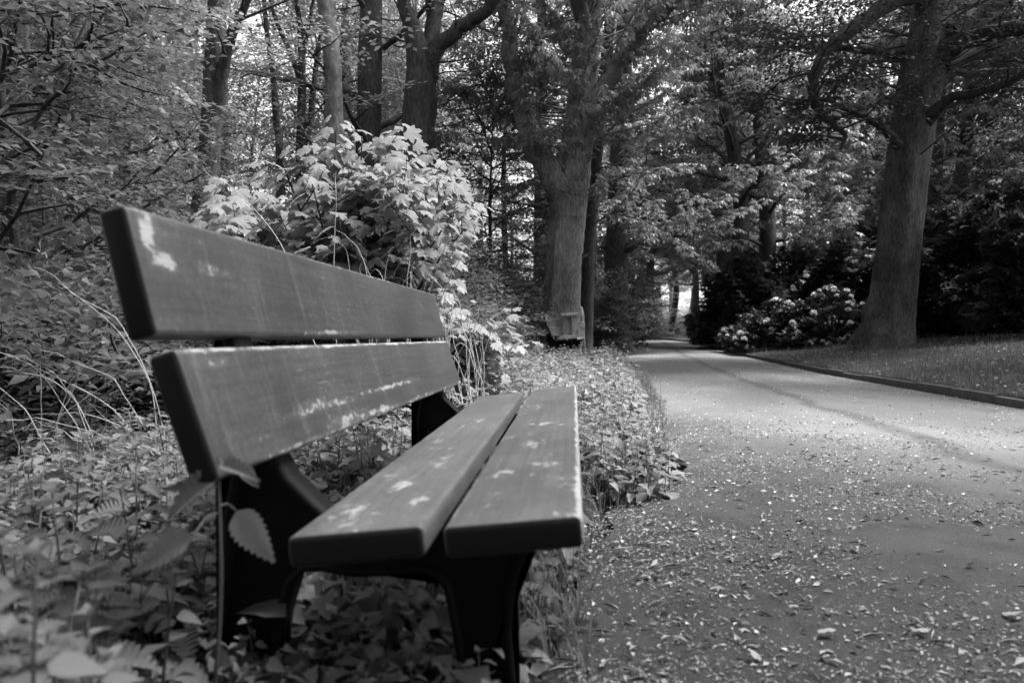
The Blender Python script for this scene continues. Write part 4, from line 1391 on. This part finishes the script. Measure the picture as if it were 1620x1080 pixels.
Pv = pts_between(42000, 4.5, 24, lambda y_: float(xr(y_)) + .10, lambda y_: float(xr(y_)) + 6.5, 1.2)
Pv = Pv[(np.sin(Pv[:, 0] * 3.3 + np.sin(Pv[:, 1] * 2.1) * 2) + np.sin(Pv[:, 1] * 3.7 + Pv[:, 0]) + rg.normal(0, .8, len(Pv))) > -.2]
Pk = pts_between(900, 4.5, 16, lambda y_: float(xr(y_)) + .085, lambda y_: float(xr(y_)) + .14, 1.2)
Pk = Pk[np.sin(Pk[:, 1] * 5.1) + np.sin(Pk[:, 1] * 8.7) > .5]
Pv = np.concatenate([Pv, Pk, Pk + np.array([.01, .02, 0])])
part('verge_grass', to_mesh('verge_grass', *blades(rg, Pv, rg.lognormal(math.log(.07), .45, len(Pv)), .004), M_GRASS), kind='stuff')
Pv = pts_between(15000, 1.5, 13, lambda y_: float(xl(y_)) - .60, lambda y_: float(xl(y_)) + .08, 1.1)
Pv = Pv[np.sin(Pv[:, 1] * 4.3) + np.sin(Pv[:, 1] * 7.9 + Pv[:, 0] * 3) + rg.normal(0, .7, len(Pv)) > -.3]
part('path_edge_grass', to_mesh('path_edge_grass', *blades(rg, Pv, rg.lognormal(math.log(.11), .4, len(Pv)), .003), M_GRASS), kind='stuff')
Pv = pts_between(2600, .7, 4, lambda y_: -.7 * y_ - .2, lambda y_: float(xl(y_)) - .05, 1.3)
Ub = Pv[:, 0] * math.cos(A) - Pv[:, 1] * math.sin(A)
Vb = Pv[:, 0] * math.sin(A) + Pv[:, 1] * math.cos(A)
Pv = Pv[~((Ub > -.72) & (Ub < .02) & (Vb < 1.45))]
part('ground_grass', to_mesh('ground_grass', *blades(rg, Pv, rg.uniform(.05, .2, len(Pv)), .0022), M_GRASS), kind='stuff')

# rotting leaves on the soil
def flat_leaves(P, size, rng, T=LEAF4, tilt=.5):
    n = len(P)
    a = rng.uniform(0, 6.283, n)
    D = np.stack([np.cos(a), np.sin(a), rng.normal(0, tilt * .6, n)], 1)
    return bake(T, frames(D, rng.normal(0, tilt, n)), P, size)
Pl = pts_between(14000, .7, 9, lambda y_: -.7 * y_ - .3, lambda y_: float(xl(y_)) - .02, 1.5, .012)
LIT = [serrate(2, .34, .015, dr_, fo_) for dr_, fo_ in ((.3, .2), (-.25, .12), (.5, -.1), (.1, .3))]
sl_ = np.clip(rg.lognormal(math.log(.03), .4, len(Pl)), .012, .065)
al_ = rg.uniform(0, 6.283, len(Pl))
part('leaf_litter', to_mesh('leaf_litter', *bake_mixed(LIT, frames(np.stack([np.cos(al_), np.sin(al_), rg.normal(0, .3, len(Pl))], 1), rg.normal(0, .6, len(Pl))), Pl, sl_, rg), M_SOILLEAF), kind='stuff')
# low seedling leaves carpeting the ground
Pl = pts_between(9000, .8, 6, lambda y_: -.7 * y_ - .3, lambda y_: float(xl(y_)) - .1, 1.5, 0)
Pl[:, 2] += rg.uniform(.02, .10, len(Pl))
BROAD = serrate(2, .40, .0, .3, .14)
Ub = Pl[:, 0] * math.cos(A) - Pl[:, 1] * math.sin(A)
Vb = Pl[:, 0] * math.sin(A) + Pl[:, 1] * math.cos(A)
Pl = Pl[~((Ub > -.70) & (Ub < .02) & (Vb < 1.36) & (Vb > .8)) | (rg.uniform(0, 1, len(Pl)) < .12)]
szs = np.clip(rg.lognormal(math.log(.032), .5, len(Pl)), .015, .10)
part('ground_cover', to_mesh('ground_cover', *flat_leaves(Pl, szs, rg, BROAD, .4), M_COVER), kind='stuff')
# broad-leaved weeds between the nettles
rw = np.random.default_rng(81)
def weed_mesh(rng, n, L):
    V, F = serrate(3, .40, .02, .55, .14)
    D, P_ = [], []
    for i in range(n):
        a = i * 2.4 + rng.uniform(-.3, .3)
        D.append((math.cos(a), math.sin(a), rng.uniform(.05, .9)))
        P_.append((math.cos(a) * .02, math.sin(a) * .02, rng.uniform(.01, .09)))
    st = tube(np.array([(0, 0, -.02), (.005, 0, .05), (.0, .006, .1)]), [.003, .0025, .0015], 4)
    return join([bake((V, F), frames(np.array(D), rng.normal(0, .3, n)), np.array(P_), L * rng.uniform(.6, 1.15, n)), st])
WM = [to_mesh('broad_leaved_weed', *weed_mesh(rw, int(rw.integers(5, 10)), rw.uniform(.06, .11)), M_COVER) for _ in range(7)]
k = 0
while k < 90:
    Y = .85 + 4.2 * rw.uniform() ** 1.4
    X = rw.uniform(-.66 * Y, float(xl(Y)) - .02)
    u_ = in_bench(X, Y)
    if -.70 < X * math.cos(A) - Y * math.sin(A) < .0 and X * math.sin(A) + Y * math.cos(A) < 1.4:
        continue
    if rw.uniform() < .35:
        Y = rw.uniform(1.5, 3.2); X = float(xl(Y)) + rw.uniform(-.30, .02); u_ = False
    o = bpy.data.objects.new('broad_leaved_weed', WM[k % 7])
    link(o)
    o.location = (X, Y, float(gz(X, Y)))
    o.rotation_euler = (0, 0, rw.uniform(0, 6.28))
    sc_ = rw.uniform(.6, 1.1) * (.75 if u_ else 1)
    o.scale = (sc_, sc_, sc_)
    if u_:
        tag(o, 'broad-leaved low weed growing in the shade under the bench seat', 'weed', 'weeds under the bench')
    elif X > float(xl(Y)) - .35:
        tag(o, 'broad-leaved low weed on the ragged left edge of the path', 'weed', 'weeds along the path edge')
    else:
        tag(o, 'broad-leaved low weed among the nettles left of the bench', 'weed', 'weeds among the nettles')
    k += 1

# bud scales, petals and bits on the asphalt
def on_path(n, y0, y1, side, pw, spread):
    Y = y0 + (y1 - y0) * rg.uniform(0, 1, n) ** pw
    a, b_ = xl(Y), xr(Y)
    t = np.abs(rg.normal(0, spread, n))
    t = np.where(t > 1, rg.uniform(0, 1, n), t)
    X = a + .02 + (b_ - a - .04) * (t if side == 'l' else 1 - t)
    Z = pz(Y) + .02 * np.sin((X - a) / (b_ - a) * math.pi) + .008
    return np.stack([X, Y, Z], 1)
def drift(P, thr):
    v_ = np.sin(P[:, 0] * 4.1 + 1.7 * np.sin(P[:, 1] * 2.3)) + np.sin(P[:, 1] * 5.3 + 2.1 * np.sin(P[:, 0] * 3.1)) + .8 * np.sin(P[:, 0] * 11 + P[:, 1] * 7.7) * np.cos(P[:, 1] * 9.1)
    return P[(v_ + rg.normal(0, .9, len(P))) > thr]
SLIV = (LEAF2[0] * np.array([.7, 1, 1.5]), LEAF2[1])
Pb = np.concatenate([drift(on_path(15000, 1.3, 6, 'l', 1.4, .30), 0), drift(on_path(26000, 1.4, 4.8, 'l', 1.2, .55), .4), drift(on_path(22000, 1.4, 6.5, 'l', 1.3, .6), -.2)[:, :] * np.array([1, 1, 1]), on_path(2500, 1.3, 3.8, 'l', 1.0, .07), on_path(3500, 3, 14, 'l', 1.3, .8), on_path(2600, 4, 24, 'r', 1.2, .08), on_path(2500, 6, 30, 'l', 1.2, .2)])
part('path_litter', to_mesh('path_litter', *flat_leaves(Pb, np.clip(rg.lognormal(math.log(.0078), .6, len(Pb)), .0035, .04), rg, SLIV, .4), M_LITTER), kind='stuff')
Pd = drift(on_path(9000, 1.3, 6, 'l', 1.3, .5), .3)
part('dark_path_litter', to_mesh('dark_path_litter', *flat_leaves(Pd, np.clip(rg.lognormal(math.log(.013), .5, len(Pd)), .005, .05), rg, SLIV, .4), M_SOILLEAF), kind='stuff')
Ps_ = np.concatenate([pts_between(420, 1.3, 3.6, lambda y_: float(xl(y_)) - .15, lambda y_: float(xl(y_)) + .25, 1, .004), on_path(260, 1.5, 5, 'l', 1.2, .4)])
part('straw_bits', to_mesh('straw_bits', *flat_leaves(Ps_, rg.uniform(.03, .08, len(Ps_)), rg, (LEAF2[0] * np.array([.13, 1, 1]), LEAF2[1]), .15), M_STRAW), kind='stuff')
Pb = np.concatenate([on_path(500, 1.4, 7, 'l', 1.3, .7), on_path(1500, 5, 30, 'l', 1.1, .9), on_path(700, 5, 24, 'r', 1.2, .06)])
part('fallen_petals', to_mesh('fallen_petals', *flat_leaves(Pb, rg.uniform(.008, .02, len(Pb)), rg, (LEAF4[0] * np.array([1.5, 1, 1]), LEAF4[1]), .3), M_PETAL), kind='stuff')
Pb = pts_between(2600, 5, 20, lambda y_: float(xr(y_)) + .12, lambda y_: float(xr(y_)) + 5, 1.2, .03)
part('verge_litter', to_mesh('verge_litter', *flat_leaves(Pb, rg.uniform(.02, .06, len(Pb)), rg), M_LITTER), kind='stuff')
# single fallen leaves one can pick out
fl_me = [to_mesh('fallen_leaf', T[0], T[1], M_LITTER) for T in MAPLE]
def ground_at(px, py):
    Z = 3.0
    for _ in range(30):
        X = (px - 810) / F_PX * Z
        a, b_ = float(xl(Z)), float(xr(Z))
        gzv = float(pz(Z)) + .02 if a < X < b_ else float(gz(X, Z))
        Z = .5 * Z + .5 * F_PX * (CAM_H - gzv) / (py - 533)
    return (px - 810) / F_PX * Z, Z, gzv
for i, (px, py, s, lab) in enumerate([(990, 872, .075, 'pale fallen maple leaf on the asphalt beside the front of the bench'), (1310, 1006, .045, 'crumpled fallen leaf low on the path near the bottom of the picture'),
                                      (1055, 962, .04, 'small pale leaf on the asphalt near the front leg of the bench'), (1260, 965, .035, 'curled pale leaf in the middle of the near path'),
                                      (1455, 1005, .04, 'curled dry leaf on the lower right of the near path'), (1600, 980, .05, 'dry leaf cluster at the right picture edge of the path'),
                                      (1230, 884, .03, 'small upright curled leaf on the path centre'), (1540, 898, .035, 'pale curled leaf on the right half of the near path'),
                                      (960, 757, .05, 'pale leaf lying on the soil before the ragged clump'), (1190, 1040, .04, 'dry leaf at the bottom edge of the path')]):
    X, Y, Zg = ground_at(px, py)
    o = part('fallen_leaf', fl_me[i % 5], None, (X, Y, Zg + .012), (rg.normal(0, .3), rg.normal(0, .3), rg.uniform(0, 6.28)))
    s *= .8
    o.scale = (s * .85, s * .7, s * .65)
    tag(o, lab, 'leaf', 'fallen leaves on the path')

# soil clods at the ragged edge
def clod(name, lab, X, Y, sx_, sy_, sz_, seed):
    rng = np.random.default_rng(seed)
    bm = bmesh.new()
    bmesh.ops.create_icosphere(bm, subdivisions=4, radius=1)
    for vv in bm.verts:
        c_ = vv.co
        k_ = 1 + .18 * math.sin(c_.x * 5 + seed) * math.cos(c_.y * 6 + seed) + .1 * math.sin(c_.x * 13 + c_.y * 11 + c_.z * 9) + rng.normal(0, .035)
        vv.co = (c_.x * sx_ * k_, c_.y * sy_ * k_, c_.z * sz_ * k_)
    me = bpy.data.meshes.new(name)
    bm.to_mesh(me)
    bm.free()
    me.materials.append(M_SOIL)
    o = part(name, me, None, (X, Y, float(gz(X, Y)) + .01))
    o['kind'] = 'structure'
X, Y, _z = ground_at(1005, 745)
clod('soil_mound', '', X - .02, Y + .10, .27, .15, .085, 3)
X, Y, _z = ground_at(920, 975)
clod('soil_mound', '', X - .02, Y, .09, .06, .03, 5)

# dry grass tussocks with long pale stalks
def tussock(lab, X, Y, stalks, seed, rad=.003):
    rng = np.random.default_rng(seed)
    t = thing('dry_grass_tussock', lab, 'dry grass', (X, Y, float(gz(X, Y))))
    b_ = np.array(t.location)
    for pts in stalks:
        P = np.array([at(*p) for p in pts]) - b_
        P, _r = smooth_line(P, np.ones(len(P)), 3)
        P[1:] += np.cumsum(rng.normal(0, .008, P[1:].shape), 0)
        if rng.uniform() < .4:
            P[-2:] += rng.normal(0, .03, 3)
        part('stalk', to_mesh('stalk', *tube(P, np.linspace(rad, rad * .25, len(P)), 4, 2), M_STRAW), t)
    return t
def rnd_stalks(rng, n, x0, x1, y0, Z, h0, h1, lean):
    out = []
    for i in range(n):
        px = rng.uniform(x0, x1)
        hh = rng.uniform(h0, h1)
        l_ = rng.normal(lean[0], lean[1]) * hh
        dz = rng.uniform(-.3, .3)
        bend = rng.uniform(.0, .35) * hh
        out.append([(px, y0, Z + dz), (px + l_ * .3, y0 - hh * .5, Z + dz), (px + l_ * .75, y0 - hh * .85, Z + dz), (px + l_ * 1.2, y0 - hh + bend, Z + dz)])
    return out
rt = np.random.default_rng(71)
tussock('dry grass tussock with tall pale stalks beside the far end of the bench', (735 - 810) / F_PX * 4.2, 4.2, rnd_stalks(rt, 26, 690, 770, 640, 4.2, 100, 240, (.1, .35)), 1)
tussock('dry grass tussock with thin stalks crossing before the maple bush', (610 - 810) / F_PX * 3.9, 3.9,
        rnd_stalks(rt, 14, 560, 660, 640, 3.9, 180, 340, (.05, .25)) + [[(540, 640, 3.9), (540, 440, 3.9), (552, 330, 3.9), (556, 278, 3.9)], [(640, 640, 3.9), (645, 470, 3.9), (655, 380, 3.9), (664, 335, 3.9)], [(520, 600, 3.9), (440, 390, 3.9), (370, 310, 3.9), (322, 262, 3.9)]], 2)
tussock('dry grass with long arching pale stalks in the left undergrowth', (120 - 810) / F_PX * 2.9, 2.9,
        rnd_stalks(rt, 12, 20, 260, 720, 2.9, 60, 210, (.0, .9)) + [[(260, 700, 2.9), (150, 660, 2.9), (60, 655, 2.9), (-20, 665, 2.9)], [(150, 700, 2.9), (100, 620, 2.9), (30, 600, 2.9), (-20, 585, 2.9)], [(150, 720, 2.9), (110, 640, 2.9), (50, 595, 2.9), (-10, 580, 2.9)],
                                                                    [(0, 665, 2.7), (60, 655, 2.7), (140, 660, 2.7), (225, 690, 2.7)], [(225, 710, 2.8), (150, 700, 2.8), (90, 730, 2.8), (40, 760, 2.8)], [(250, 700, 2.9), (220, 600, 2.9), (150, 520, 2.9), (75, 465, 2.9)],
                                                                    [(230, 680, 2.9), (180, 600, 2.9), (110, 570, 2.9), (40, 545, 2.9)], [(260, 690, 2.9), (230, 570, 2.9), (160, 480, 2.9), (60, 440, 2.9)]], 3, .0026)

# far waste bin on the meadow's edge
M_BIN = plain_mat('dark_metal', .03, .5, .4)
M_BINL = plain_mat('light_metal', .5, .5, .4)
X = (1057 - 810) / F_PX * 80
wb = thing('waste_bin', 'small dark waste bin with pale rim at the end of the path', 'waste bin', (X, 80, float(gz(X, 80))))
pr = [(.0, 0), (.22, 0), (.25, .55), (.235, .55), (0, .1)]
def lathe(pr, n=16):
    V = np.array([(r * math.cos(a), r * math.sin(a), z) for r, z in pr for a in np.arange(n) / n * 2 * math.pi])
    idx = np.arange(len(pr) * n).reshape(len(pr), n)
    nx = np.roll(idx, -1, 1)
    return V, np.stack([idx[:-1], nx[:-1], nx[1:], idx[1:]], 2).reshape(-1, 4)
part('body', to_mesh('body', *lathe(pr), M_BIN, True), wb)
part('rim', to_mesh('rim', *lathe([(.25, .5), (.27, .5), (.27, .6), (.23, .6), (.23, .5)]), M_BINL, True), wb)
